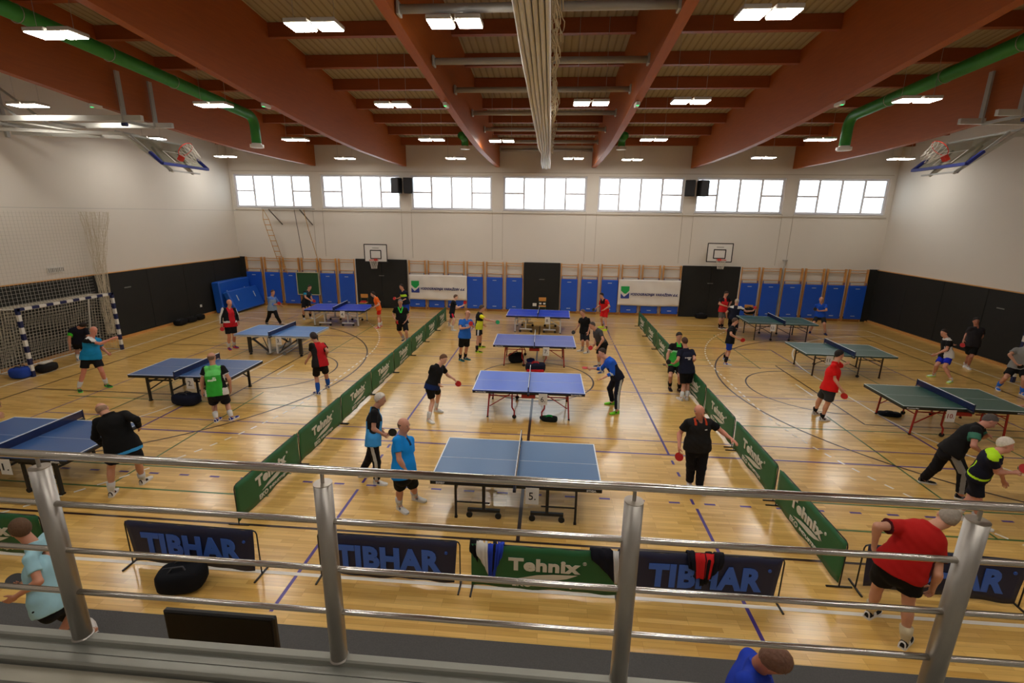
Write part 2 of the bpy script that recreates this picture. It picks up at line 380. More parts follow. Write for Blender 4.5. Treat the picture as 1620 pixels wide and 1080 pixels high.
# a faint handle plate and a socket on the pads
for (yy, zz) in ((17.6, 1.95),): MB().box((XL+.085, yy, zz), (.01, .3, .04)).obj('pad_label', mat('label_grey', (120, 118, 112), .6), wall_left)
MB().box((XR-.085, 18.0, 1.95), (.01, .3, .04)).obj('pad_label', mat('label_grey', (120, 118, 112), .6), wall_right)
MB().box((XL+.09, 21.4, .52), (.02, .12, .12), bev=.005).obj('wall_socket', M_white, wall_left)
gr = MB().box((XL+.02, 15.02, 2.9), (.04, .55, .17), mt=M_white)
for i in range(9): gr.box((XL+.045, 14.78+i*.06, 2.9), (.01, .02, .13), mt=mat('label_grey', (120, 118, 112), .6))
gr.obj('ventilation_grille', None, wall_left)
# gallery
gal = struct(MB().box(((XL+XR)/2, (1.66+YB)/2, 2.57), (XR-XL, 1.66-YB, .24)).obj('floor_gallery', M_conc))
struct(MB().box(((XL+XR)/2, 1.55, 2.695), (XR-XL, .05, .03), bev=.008).obj('trim_1', mat('dark_joint', (86, 82, 74), .6)))
tr2 = MB(); tr2.box(((XL+XR)/2, 1.70, 2.69), (XR-XL, .06, .06), bev=.01); tr2.box(((XL+XR)/2, 1.755, 2.70), (XR-XL, .05, .03)); tr2.box(((XL+XR)/2, 1.80, 2.725), (XR-XL, .05, .045), bev=.008); tr2.box(((XL+XR)/2, 1.815, 2.5), (XR-XL, .02, .4))
struct(tr2.obj('trim_2', mat('grey_edge_profile', (140, 140, 132), .4, .4, var=.05)))
# ceiling with beams, purlins
def quadstrip_ceiling():
    mb = MB(); ys = [YF+.3, YB-.3]
    a, b = XL-.3, XR+.3
    vs = [(a, ys[0], zroof(ys[0])), (b, ys[0], zroof(ys[0])), (b, ys[1], zroof(ys[1])), (a, ys[1], zroof(ys[1]))]; vs += [(x, y, z+.2) for x, y, z in vs]
    mb.add(vs, [(0, 1, 2, 3), (7, 6, 5, 4), (0, 4, 5, 1), (1, 5, 6, 2), (2, 6, 7, 3), (3, 7, 4, 0)])
    return mb
ceiling = struct(quadstrip_ceiling().obj('ceiling', M_deck))
ys_ = [24.88, 22, 19, 17, 15, 13, 11, 9, 7, 4, 0, -3, -6]; zs_ = [7.24, 7.22, 7.24, 7.31, 7.43, 7.58, 7.76, 7.93, 8.12, 8.42, 8.8, 9.1, 9.4]
BX = [(WC[k]+WC[k+1])/2 for k in range(6)]
def beam_mesh():
    mb = MB(); w = .1; vs = []
    for y, z in zip(ys_, zs_): vs += [(-w, y, z), (w, y, z), (w, y, zroof(y)), (-w, y, zroof(y))]
    fs = []
    for i in range(len(ys_)-1):
        for j in range(4): fs.append((i*4+j, i*4+(j+1) % 4, i*4+4+(j+1) % 4, i*4+4+j))
    fs += [(3, 2, 1, 0), tuple(len(vs)-4+i for i in range(4))]
    mb.add(vs, [f[::-1] for f in fs]); return mb.mesh('roof_beam', M_orange)
bm_ = beam_mesh()
for x in BX:
    o = bpy.data.objects.new('roof_beam', bm_); COL.objects.link(o); o.parent = ceiling; o.location = (x, 0, 0)
edges = [XL]+BX+[XR]
pm_cache = {}
PY = [24.2, 22.35, 20.62, 18.85, 16.95, 15.15, 13.25, 11.4, 9.55, 7.7, 5.85, 4.0, 2.1, .2, -1.7, -3.6]
for i in range(7):
    a, b = edges[i]+(.1 if i else 0), edges[i+1]-(.1 if i < 6 else 0)
    L = round(b-a, 3)
    if L not in pm_cache: pm_cache[L] = MB().box((0, 0, 0), (L, .16, .33)).mesh('purlin', M_purlin)
    for y in PY:
        o = bpy.data.objects.new('purlin', pm_cache[L]); COL.objects.link(o); o.parent = ceiling; o.location = ((a+b)/2, y, zroof(y)-.165)
# exit signs under beams
for i, x in enumerate(BX):
    y = 12.9; z = float(np.interp(y, ys_[::-1], zs_[::-1]))
    e = thing('exit_sign', 'small emergency light with green lamp under roof beam, beam %s from the left' % ['first', 'second', 'third', 'fourth', 'fifth', 'sixth'][i], 'sign', (x, y, z-.05), 0, 'emergency lights under the roof beams')
    MB().box((0, 0, 0), (.1, .32, .09), bev=.015).obj('housing', M_white, e)
    MB().box((0, -.12, -.047), (.06, .06, .008)).obj('indicator_lamp', mat('green_led', (30, 220, 90), .5, emit=(.05, 1, .3), es=1.2), e)
# grey curtain track tubes across the centre bay
for i, y in enumerate([8.67, 11.07, 13.4, 16.2, 19.05, 22.0, 24.6]):
    z = 8.0+.08*(i == 0)
    e = thing('curtain_drive_tube', 'grey steel tube across the centre bay, %s from the gallery' % ['nearest', 'second', 'third', 'fourth', 'fifth', 'sixth', 'farthest'][i], 'tube', (CX, y, z), 0, 'grey tubes carrying the divider curtain')
    MB().cyl((-2.2, 0, 0), (2.2, 0, 0), .068, 12).obj('tube', M_grey, e, True)
    for s in (-1, 1): MB().box((s*2.225, 0, 0), (.05, .2, .2), bev=.01).obj('end_plate', M_grey, e)
# divider curtain, gathered and folded
def curtain():
    e = thing('divider_curtain', 'white folded divider curtain hanging gathered under the roof along the hall centre', 'curtain', (0, 0, 0))
    ysn = np.concatenate([np.arange(2.0, 20.5, .5), np.arange(20.5, 24.3, .25)])
    def prof(y):     # lower and upper z, half width, drop of the tail
        tail = max(0., (y-20.3)/3.8); pinch = math.exp(-((y-20.2)/1.2)**2)
        zb = 7.22-.02*math.sin(y*.7)-.14*tail; w = .2*(1-.35*pinch-.12*tail); xc = CX+.03
        zt = 7.93-.1*tail
        return zb, zt, w, xc
    n = 6
    for k in range(n):
        mb = MB(); vs = []
        for i, y in enumerate(ysn):
            zb, zt, w, xc = prof(y)
            u = -1+2*k/(n-1); x = xc+u*w+.002*math.sin(y*2.1+k); h = .02*math.sin(y*1.3+k*1.7)
            for dx, z in ((-.012*w/.21, zt), (-.034*w/.21, zb+.05+h), (0, zb+h*.4), (.034*w/.21, zb+.05+h), (.012*w/.21, zt)): vs.append((x+dx, y, z))
        m_ = 5; fs = []
        for i in range(len(ysn)-1):
            for j in range(m_-1): fs.append((i*m_+j, i*m_+j+1, (i+1)*m_+j+1, (i+1)*m_+j))
        fs += [(4, 3, 2, 1, 0), tuple(len(vs)-5+q for q in range(5))]
        mb.add(vs, fs); mb.obj('curtain_fold', mat('curtain_white', (230, 229, 226), .7, var=.05, scale=3, bump=.1), e, True)
    # cream safety net bunched along the right side of the curtain
    mb = MB(); rnd = random.Random(3)
    for k in range(15):
        pts = []
        for y in np.arange(2.0, 21.5, .22):
            pts.append((CX+.30+.05*math.sin(y*2.3+k)+rnd.uniform(-.02, .02)+.008*k*math.sin(y*.9+k), y, 7.48+.028*k+.11*math.sin(y*1.9+k*1.1)+rnd.uniform(-.03, .03)))
        mb.tube(pts, .009, 4)
    o = mb.obj('bunched_net', mat('cream_net', (196, 180, 146), .9, var=.1), e); o['kind'] = 'stuff'
    rp = MB()
    for y in (8.67, 11.07, 13.4, 16.2, 19.05, 22.0):
        for dx in (-.12, .16): rp.cyl((CX+dx, y, 7.6), (CX+dx, y, 8.0), .008, 5)
    rp.obj('hanging_cords', M_net, e)
curtain()
# ceiling lights
LPOS = [[(-8.88, 8.91, 7.85), (-4.04, 8.72, 7.85), (-1.66, 8.68, 7.85), (3.17, 8.51, 7.85)], [(-14.37, 13.16, 7.6), (-9.08, 13.23, 7.6), (-4.21, 13.29, 7.6), (0.9, 13.15, 7.6), (3.28, 12.99, 7.6), (8.44, 12.94, 7.6)], [(-14.79, 17.79, 7.45), (-9.39, 18.01, 7.45), (-4.33, 17.94, 7.45), (-1.85, 18.19, 7.45), (3.4, 17.83, 7.45), (8.8, 17.75, 7.45)], [(-15.17, 22.47, 7.38), (-9.67, 22.97, 7.38), (-4.41, 22.75, 7.38), (0.89, 22.53, 7.38), (3.5, 22.89, 7.38), (8.76, 21.98, 7.38), (14.32, 22.18, 7.38)]]
LPOS += [[(x, 4.1, 8.1) for x in (-14, -9, -4.2, .9, 3.3, 8.4, 13)], [(x, -.8, 8.5) for x in (-14, -9, -4.2, .9, 3.3, 8.4, 13)]]  # two unseen lamp rows over the gallery, added to brighten the foreground
def light_proto():
    e = thing('ceiling_light', 'x', 'light', (0, 0, 0), 0, 'square twin lamps hanging under the roof')
    for s in (-1, 1): MB().box((s*.235, 0, .05), (.41, .42, .07), bev=.012).obj('housing', mat('lamp_housing', (200, 198, 192), .4, .2), e)
    MB().box((0, 0, .07), (.1, .06, .03)).obj('joint_bar', mat('lamp_housing', (200, 198, 192), .4, .2), e)
    for s in (-1, 1): MB().box((s*.235, 0, .008), (.38, .38, .012), bev=.004).obj('diffuser', M_diff, e)
    return e
lp = light_proto(); rown = ['nearest', 'second', 'third', 'farthest', 'fifth', 'sixth']
ordn = ['first', 'second', 'third', 'fourth', 'fifth', 'sixth', 'seventh', 'eighth']
for r, row in enumerate(LPOS):
    for k, (x, y, z) in enumerate(row):
        lab = 'bright twin-panel lamp in the %s visible row, %s from the left' % (rown[r], ordn[k]) if r < 4 else 'added fill lamp above the gallery, out of the picture, %s in %s row' % (ordn[k], ('its front', 'its rear')[r-4])
        if r == 0 and k == 0: lp.location = (x, y, z); lp['label'] = lab; e = lp
        else: e = dup(lp, (x, y, z), label=lab)
    for k, (x, y, z) in enumerate(row):
        pass
for o in [o for o in bpy.data.objects if o.name.startswith('ceiling_light')]:
    z = o.location.z; zz = zroof(o.location.y)
    for s in (-1, 1): MB().cyl((s*.35, 0, .08), (s*.35, 0, zz-z), .005, 4).obj('suspension_wire', M_grey, o)
# green ventilation ducts
for i, (x, yend, ystart, lab) in enumerate([(-10.1, 16.7, -3, 'long green round air duct under the roof in the left outer bay'), (9.15, 16.9, -3, 'long green round air duct under the roof in the right outer bay'),
                                 (-3.95, 22.6, 20.9, 'short green duct elbow by the second window pier, left of the curtain'), (2.95, 22.6, 20.9, 'short green duct elbow right of the divider curtain')]):
    z = 8.02 if i < 2 else 8.2
    e = thing('air_duct', lab, 'duct', (x, yend, z), 0, None)
    pts = [(0, ystart-yend, .055*(yend-ystart))] if i < 2 else [(0, -.9, 0)]
    R = .35 if i < 2 else .25
    pts += [(0, -R-.02, 0)]+[(0, -R+R*math.sin(a), -R+R*math.cos(a)) for a in np.linspace(0, PI/2, 7)]+[(0, 0, -.86 if i < 2 else -.3)]
    MB().tube(pts, .155, 18).obj('duct_pipe', M_greens, e, True)
    zb = -.86 if i < 2 else -.3
    MB().lathe((0, 0, zb), [(.155, 0), (.155, -.03), (.22, -.04), (.22, -.13), (.2, -.14)], 20).obj('outlet', M_white, e)
    if i < 2:
        for y in np.arange(ystart+1, yend, 1.9): MB().tube([(.165*math.cos(a), y-yend, .165*math.sin(a)+.055*max(0, yend-y-.4)) for a in np.linspace(0, 2*PI, 16, endpoint=False)], .008, 4, closed=True).obj('duct_clamp', M_grey, e)
# ------------------------------------------------------------------ railing in front of the camera
rail = thing('gallery_railing', 'stainless steel railing with round posts along the gallery edge', 'railing', (0, 1.8, 2.745))
MB().cyl((-7, 0, 1.014), (6.5, 0, 1.014), .0185, 20).obj('handrail', M_chrome, rail, True)
for k, z in enumerate((.762, .508, .268)):
    MB().cyl((-7, 0, z), (6.5, 0, z), .0135, 16).obj('horizontal_bar', M_chrome, rail, True)
for k in range(-3, 7):
    x = -2.308+1.3465*k
    po = MB().lathe((x, 0, 0), [(.04, 0), (.04, .948)], 32).obj('post', M_steel, rail, True)
    MB().lathe((x, 0, .948), [(.0405, 0), (.0405, .003)], 32).obj('post_cap', mat('cap_steel', (186, 178, 166), .35, .9, var=.05), po)
    MB().lathe((x, 0, .95), [(.008, 0), (.008, .05)], 10).obj('pin', M_steel, po)
    MB().lathe((x, 0, .0), [(.046, 0), (.041, .006)], 24).obj('base_weld', M_steel, po)
# ------------------------------------------------------------------ far wall furniture
ORD = ['first', 'second', 'third', 'fourth', 'fifth', 'sixth', 'seventh', 'eighth', 'ninth', 'tenth']
def upright_mesh():
    return MB().box((0, -.07, 1.3), (.05, .14, 2.6), bev=.008).mesh('upright', M_barwood)
UPM = upright_mesh(); RUM = MB().tube([(-.42, 0, 0), (.42, 0, 0)], .017, 8).mesh('rung', M_barwood, True)
WLAB = mat('white_label', (196, 202, 214), .5)
banks = [('far left bank', -16.36), ('left middle bank', -7.4), ('right middle bank', .59), ('far right bank', 9.56)]
matproto = None
def mat_proto():
    e = thing('gym_mat', 'x', 'mat', (0, 0, 0), 0, 'blue gym mats hung on the wall bars')
    MB().box((0, 0, .98), (.84, .07, 1.68), bev=.02).obj('mat_body', M_mat, e)
    for s in (-1, 1): MB().bar((s*.38, 0, 1.8), (s*.38, .03, 1.95), .035, .012).obj('strap', M_matd, e)
    for s in (-1, 1): MB().box((s*.425, -.015, .22), (.02, .06, .1), bev=.005).obj('corner_patch', M_rubber, e)
    for z in (1.66, .3):
        MB().box((.0, -.0375, z), (.2, .006, .03)).obj('white_label', WLAB, e)
    return e
mp_ = mat_proto(); first = True
for bn, xs in banks:
    for k in range(6):
        x = xs+1.03*k+.45
        wb = sempty('wall_bars', (x, YF, 0)); del wb['kind']
        tag(wb, 'wooden wall bars, %s from the left in the %s' % (ORD[k], bn), 'wall bars', 'wooden wall bars on the far wall')
        for s in (-1, 1):
            o = bpy.data.objects.new('upright', UPM); COL.objects.link(o); o.parent = wb; o.location = (s*.425, 0, 0)
        for z in [.22, .38, .54, .7, .86, 1.02, 1.18, 1.34, 1.5, 1.66, 1.82, 1.98, 2.42, 2.55]:
            o = bpy.data.objects.new('rung', RUM); COL.objects.link(o); o.parent = wb; o.location = (0, -.08 if z < 2.5 else -.12, z)
        MB().box((0, -.07, .1), (.8, .03, .06)).obj('foot_rail', M_barwood, wb)
        lab = 'blue gym mat, %s from the left in the %s of wall bars' % (ORD[k], bn)
        if bn == 'far left bank' and k == 3: lab = 'blue gym mat behind the green chalkboard on the wall bars'
        if first: mp_.location = (x, YF-.19, 0); mp_['label'] = lab; first = False
        else: dup(mp_, (x, YF-.19, 0), label=lab)
# dark padded doors in the far wall
for n, (a, b, f) in enumerate([(-10.27, -7.5, 2), (-1.32, .56, 1), (6.7, 9.53, 2)]):
    d = sempty('door_%d' % (n+1), ((a+b)/2, YF, 0)); W = b-a
    for i in range(f): MB().box((-W/2+W/f*(i+.5), -.05, 1.31), (W/f-.012, .09, 2.6), bev=.012).obj('padded_leaf', M_pad, d)
    if n == 0: MB().box((-W/2-.03, -.05, 1.3), (.05, .1, 2.6)).obj('door_jamb', M_white, d)
    if n == 2: MB().box((W/2+.02, -.05, 1.3), (.05, .1, 2.6)).obj('door_jamb', M_white, d)
    MB().box((.0, -.098, 1.75), (.28, .006, .03)).obj('door_label', mat('label_grey', (120, 118, 112), .6), d)
MB().box(((XL-16.4)/2+.02, YF-.05, 1.31), (.3, .09, 2.6), bev=.012).obj('wall_pad', M_pad, wall_far)
MB().box(((XR+15.66)/2, YF-.05, 1.31), (.42, .09, 2.6), bev=.012).obj('wall_pad', M_pad, wall_far)
MB().box((XR-.2, YF-.13, .03), (.1, .02, .06)).obj('floor_wedge', M_barwood, wall_far)
struct(MB().box(((XL+XR)/2, YF-.015, .06), (XR-XL-.5, .03, .12)).obj('baseboard_far', M_barwood))
# banners
M_ban = mat('banner_vinyl', (224, 220, 214), .6, var=.03, scale=3, bump=.1)
for n, (xa, xb, za, zb, side) in enumerate([(-7.36, -4.28, .58, 1.88, 'left'), (3.54, 6.63, .56, 1.88, 'right')]):
    e = thing('sponsor_banner', 'white sponsor banner with green and blue emblem, %s of the centre door' % side, 'banner', ((xa+xb)/2, YF-.27, 0), 0, 'white sponsor banners')
    W = xb-xa; mb = MB(); nx, nz = 40, 14; vs = []
    for j in range(nz+1):
        for i in range(nx+1):
            u, v = i/nx, j/nz; vs.append((-W/2+W*u, -.02+.012*math.sin(u*31+v*4)*(1-v*.5)+.01*math.sin(u*9+v*11), za+(zb-za)*v-.02*math.sin(u*PI)*(1-v)))
    fs = [(j*(nx+1)+i, j*(nx+1)+i+1, (j+1)*(nx+1)+i+1, (j+1)*(nx+1)+i) for j in range(nz) for i in range(nx)]
    mb.add(vs, fs); o = mb.obj('banner_sheet', M_ban, e, True); so = o.modifiers.new('s', 'SOLIDIFY'); so.thickness = .004
    X = -W/2+.13; zt = za+.97
    g = MB(); g.add([(X, -.05, zt), (X+.42, -.05, zt), (X+.42, -.05, zt-.22), (X+.26, -.05, zt-.38), (X+.18, -.05, zt-.38), (X, -.05, zt-.22)], [(5, 4, 3, 2, 1, 0)]); g.obj('emblem_green', mat('emblem_green', (20, 160, 78), .6), e)
    g = MB(); g.add([(X, -.05, zt-.36), (X, -.05, zt-.62), (X+.43, -.05, zt-.62), (X+.43, -.05, zt-.32), (X+.17, -.05, zt-.54)], [(0, 1, 4), (1, 2, 4), (2, 3, 4)]); g.obj('emblem_blue', mat('emblem_blue', (44, 60, 142), .6), e)
    text_on('VODOGRADNJA VARAŽDIN d.d.', e, 'banner_text', (X+.5+(W-.75)/2, -.05, zt-.40), W-.74, .2, mat('navy_print', (38, 44, 110), .6), bold=.04, shear=.35)
    for s in (-1, 1): MB().cyl((s*(W/2-.03), -.02, zb-.02), (s*(W/2-.03), .1, zb+.08), .006, 5).obj('tie', M_matd, e)
# chalkboard
e = thing('chalkboard', 'green chalkboard hung on the wall bars in the far left bank', 'chalkboard', (-12.89, YF-.25, .66))
MB().box((0, 0, .59), (1.2, .025, 1.16)).obj('writing_surface', mat('chalk_green', (30, 78, 46), .7, var=.08), e)
for c, d in (((0, -.01, 0), (1.26, .05, .04)), ((0, -.01, 1.18), (1.26, .05, .04)), ((-.61, -.01, .59), (.04, .05, 1.16)), ((.61, -.01, .59), (.04, .05, 1.16))): MB().box(c, d, bev=.006).obj('frame_rail', mat('board_frame', (178, 176, 148), .5), e)
# loudspeakers
for n, (x, ry, lab) in enumerate([(-7.75, .35, 'black loudspeaker of the left pair, nearer the left wall'), (-7.16, -.2, 'black loudspeaker of the left pair, nearer the divider curtain'), (6.56, .25, 'black loudspeaker of the right pair, nearer the divider curtain'), (7.16, -.35, 'black loudspeaker of the right pair, nearer the right wall')]):
    e = thing('loudspeaker', lab, 'speaker', (x, YF-.42, 6.3), -ry, 'black loudspeakers under the windows of the far wall')
    MB().box((0, 0, 0), (.46, .36, .74), bev=.03).obj('cabinet', mat('speaker_black', (24, 25, 30), .6, var=.1), e)
    MB().box((0, -.185, 0), (.42, .012, .69), bev=.006).obj('front_grille', mat('speaker_grille', (32, 34, 40), .5, var=.2, scale=80, bump=.5), e)
    MB().bar((0, .16, 0), (.0, .40, .0), .05, .05).obj('wall_bracket', M_blackm, e)
# basketball boards on the far wall
def net_mesh(name, r0, r1, h, n=12, rows=6, th=.006):
    mb = MB()
    for s in (1, -1):
        for k in range(n):
            pts = []
            for i in range(rows+1):
                t = i/rows; r = r0+(r1-r0)*t**.8; a = 2*PI*(k+s*t*rows*.5*.5)/n
                pts.append((r*math.cos(a), r*math.sin(a), -h*t))
            mb.tube(pts, th, 4, caps=False)
    return mb.mesh(name, M_net)
NETM = net_mesh('hoop_net', .225, .13, .42)
M_rim = mat('rim_red', (206, 52, 34), .4)
for n, (x, zc, lab) in enumerate([(-8.86, 2.98, 'white practice backboard with hoop above the left dark doors'), (8.15, 3.33, 'white practice backboard with hoop above the right dark doors')]):
    e = thing('basketball_backboard', lab, 'basketball hoop', (x, 24.05, zc), 0, None)
    MB().box((0, 0, 0), (1.2, .03, .9), bev=.005).obj('board', M_white, e)
    k = mat('board_black', (30, 26, 26), .6)
    fb = MB(); 
    for c, d in (((0, 0, .435), (1.2, .045)), ((0, 0, -.435), (1.2, .045))): fb.box((c[0], -.018, c[2]), (d[0], .006, d[1]))
    for s in (-1, 1): fb.box((s*.585, -.018, 0), (.045, .006, .85))
    fb.obj('border_line', k, e)
    fb = MB(); fb.box((0, -.018, .14), (.58, .006, .05)); fb.box((0, -.018, -.27), (.58, .006, .05))
    for s in (-1, 1): fb.box((s*.272, -.018, -.065), (.05, .006, .375))
    fb.obj('target_square', k, e)
    MB().box((0, -.018, .26), (.34, .004, .03)).obj('maker_strip', mat('label_grey', (120, 118, 112), .6), e)
    MB().box((0, -.06, -.34), (.16, .09, .12), bev=.01).obj('rim_bracket', M_rim, e)
    MB().tube([(.225*math.cos(a), -.33+.225*math.sin(a), -.32) for a in np.linspace(0, 2*PI, 24, endpoint=False)], .011, 8, closed=True).obj('rim', M_rim, e, True)
    o = bpy.data.objects.new('hoop_net', NETM); COL.objects.link(o); o.parent = e; o.location = (0, -.33, -.33)
    for s in (-1, 1):
        MB().bar((s*.3, .02, .25), (s*.3, .83, .25), .04, .04).obj('wall_arm', M_grey, e); MB().bar((s*.3, .02, -.25), (s*.3, .83, .2), .03, .03).obj('wall_strut', M_grey, e)
# climbing frame: bracket with rope ladder, pole and rope
e = thing('climbing_bracket', 'grey steel bracket below the first window carrying rope ladder and ropes', 'bracket', (-13.37, 24.3, 5.11))
MB().bar((-1.45, 0, 0), (1.35, 0, 0), .06, .06).obj('cross_bar', M_grey, e)
for x in (-1.1, .55):
    MB().bar((x, 0, -.03), (x+.35, .57, -.8), .045, .045).obj('brace', mat('dark_grey_steel', (96, 90, 84), .5), e); MB().bar((x, 0, 0), (x, .58, 0), .05, .05).obj('wall_arm', M_grey, e)
e = thing('rope_ladder', 'rope ladder with wooden rungs hanging from the steel bracket', 'ladder', (-14.75, 24.28, 5.08))
def lp_(t): return Vector((.0+.62*t**1.1, .35*t, -.02-3.3*t))
for s in (-1, 1): MB().tube([(0, 0, 0), tuple(lp_(.13)+Vector((s*.14, 0, 0)))]+[tuple(lp_(t)+Vector((s*.15, 0, 0))) for t in np.linspace(.16, 1, 8)], .013, 6).obj('rope', mat('rope_tan', (176, 130, 62), .9), e)
for t in np.linspace(.15, .97, 11): a = lp_(t); MB().cyl(a-Vector((.17, 0, 0)), a+Vector((.17, 0, 0)), .017, 8).obj('rung', mat('ladder_rung', (196, 140, 66), .6), e)
e = thing('climbing_pole', 'thin dark climbing pole hanging from the bracket', 'pole', (-13.1, 24.3, 5.09)); MB().cyl((0, 0, 0), (.1, .25, -2.5), .016, 8).obj('pole_tube', mat('dark_grey_steel', (96, 90, 84), .5), e); MB().box((0, 0, .02), (.08, .08, .05)).obj('pole_clamp', M_grey, e)
e = thing('climbing_rope', 'tan climbing rope slanting from the bracket to the chalkboard', 'rope', (-12.6, 24.3, 5.09)); MB().tube([(0, 0, 0), (.12, .1, -1), (.3, .2, -2), (.46, .3, -3.0)], .015, 7).obj('rope', mat('rope_tan', (176, 130, 62), .9), e); MB().box((0, 0, .02), (.08, .08, .05)).obj('rope_clamp', M_grey, e)
e = thing('wall_post', 'grey steel post with a small head between the right wall bars', 'post', (11.58, YF-.12, 0)); MB().cyl((0, 0, 0), (0, 0, 2.95), .03, 8).obj('post_tube', M_grey, e); MB().box((0, 0, 2.97), (.2, .12, .07), bev=.01).obj('post_head', M_grey, e)
# thick mats leaning on the left wall
def leaning(name, lab, x0_, ang, th, h, ya, yb, grp=None):
    e = thing(name, lab, 'mat', (x0_, (ya+yb)/2, 0.0), 0, grp); R = Matrix.Rotation(ang, 3, 'Y')
    c = R @ Vector((-th/2, 0, h/2)); up = max(0, (R @ Vector((-th, 0, 0))).z*-1)
    MB().box((c.x, 0, c.z+up), (th, yb-ya, h), R=R, bev=.05).obj('mat_body', mat('crash_mat_blue', (24, 88, 190), .45, var=.06, scale=1.5, bump=.05), e)
    for s in (-1, 1): q = R @ Vector((.006, s*.7, h*.6)); MB().box((q.x, q.y, q.z+up), (.012, .05, .3), R=R).obj('handle', WLAB, e)
    return e
leaning('crash_mat', 'tall blue crash mat standing against the left wall by the far corner', -16.08, -.05, .42, 1.55, 22.15, 24.55, None)
leaning('crash_mat', 'low blue crash mat leaning in front of the taller mat by the left wall', -15.42, -.36, .3, 1.1, 22.2, 24.6, None)
# chairs by the doors
def chair(x, y, rz, lab):
    e = thing('school_chair', lab, 'chair', (x, y, 0), rz, None); wd = mat('plywood_orange', (202, 140, 66), .45, var=.08); g = mat('green_tube', (30, 84, 62), .45)
    MB().box((0, 0, .44), (.38, .38, .02), bev=.01).obj('seat', wd, e); MB().box((0, .19, .76), (.38, .02, .2), bev=.01).obj('backrest', wd, e)
    for s in (-1, 1):
        MB().tube([(s*.17, -.17, .43), (s*.18, -.19, .0)], .012, 8).obj('leg', g, e); MB().tube([(s*.17, .21, .0), (s*.17, .17, .43), (s*.17, .2, .84)], .012, 8).obj('leg', g, e)
    MB().box((0, -.17, .41), (.34, .02, .03)).obj('seat_frame', g, e)
    return e
chair(-.31, 24.3, 0, 'wooden school chair with green frame in front of the centre door')
chair(-9.6, 23.9, .1, 'wooden school chair beside the left dark doors')
chair(9.75, 23.7, -.2, 'wooden school chair with dark jacket, right of the right dark doors')
tag(MB().box((-9.6, 23.88, .49), (.26, .2, .08), bev=.01).obj('small_box', mat('red_box', (176, 40, 38), .5)), 'small red box lying on the chair by the left dark doors', 'box')
for dx in (-.1, .1): tag(MB().box((-.31+dx, 24.26, .58), (.12, .01, .08)).obj('paper_card', M_white), 'small white card on the chair by the centre door, %s one' % ('left' if dx < 0 else 'right'), 'card')
tag(MB().box((-.72, 24.78, .42), (.2, .01, .16)).obj('notice_sheet', M_white), 'white sheet on the dark centre door near the chair', 'paper')
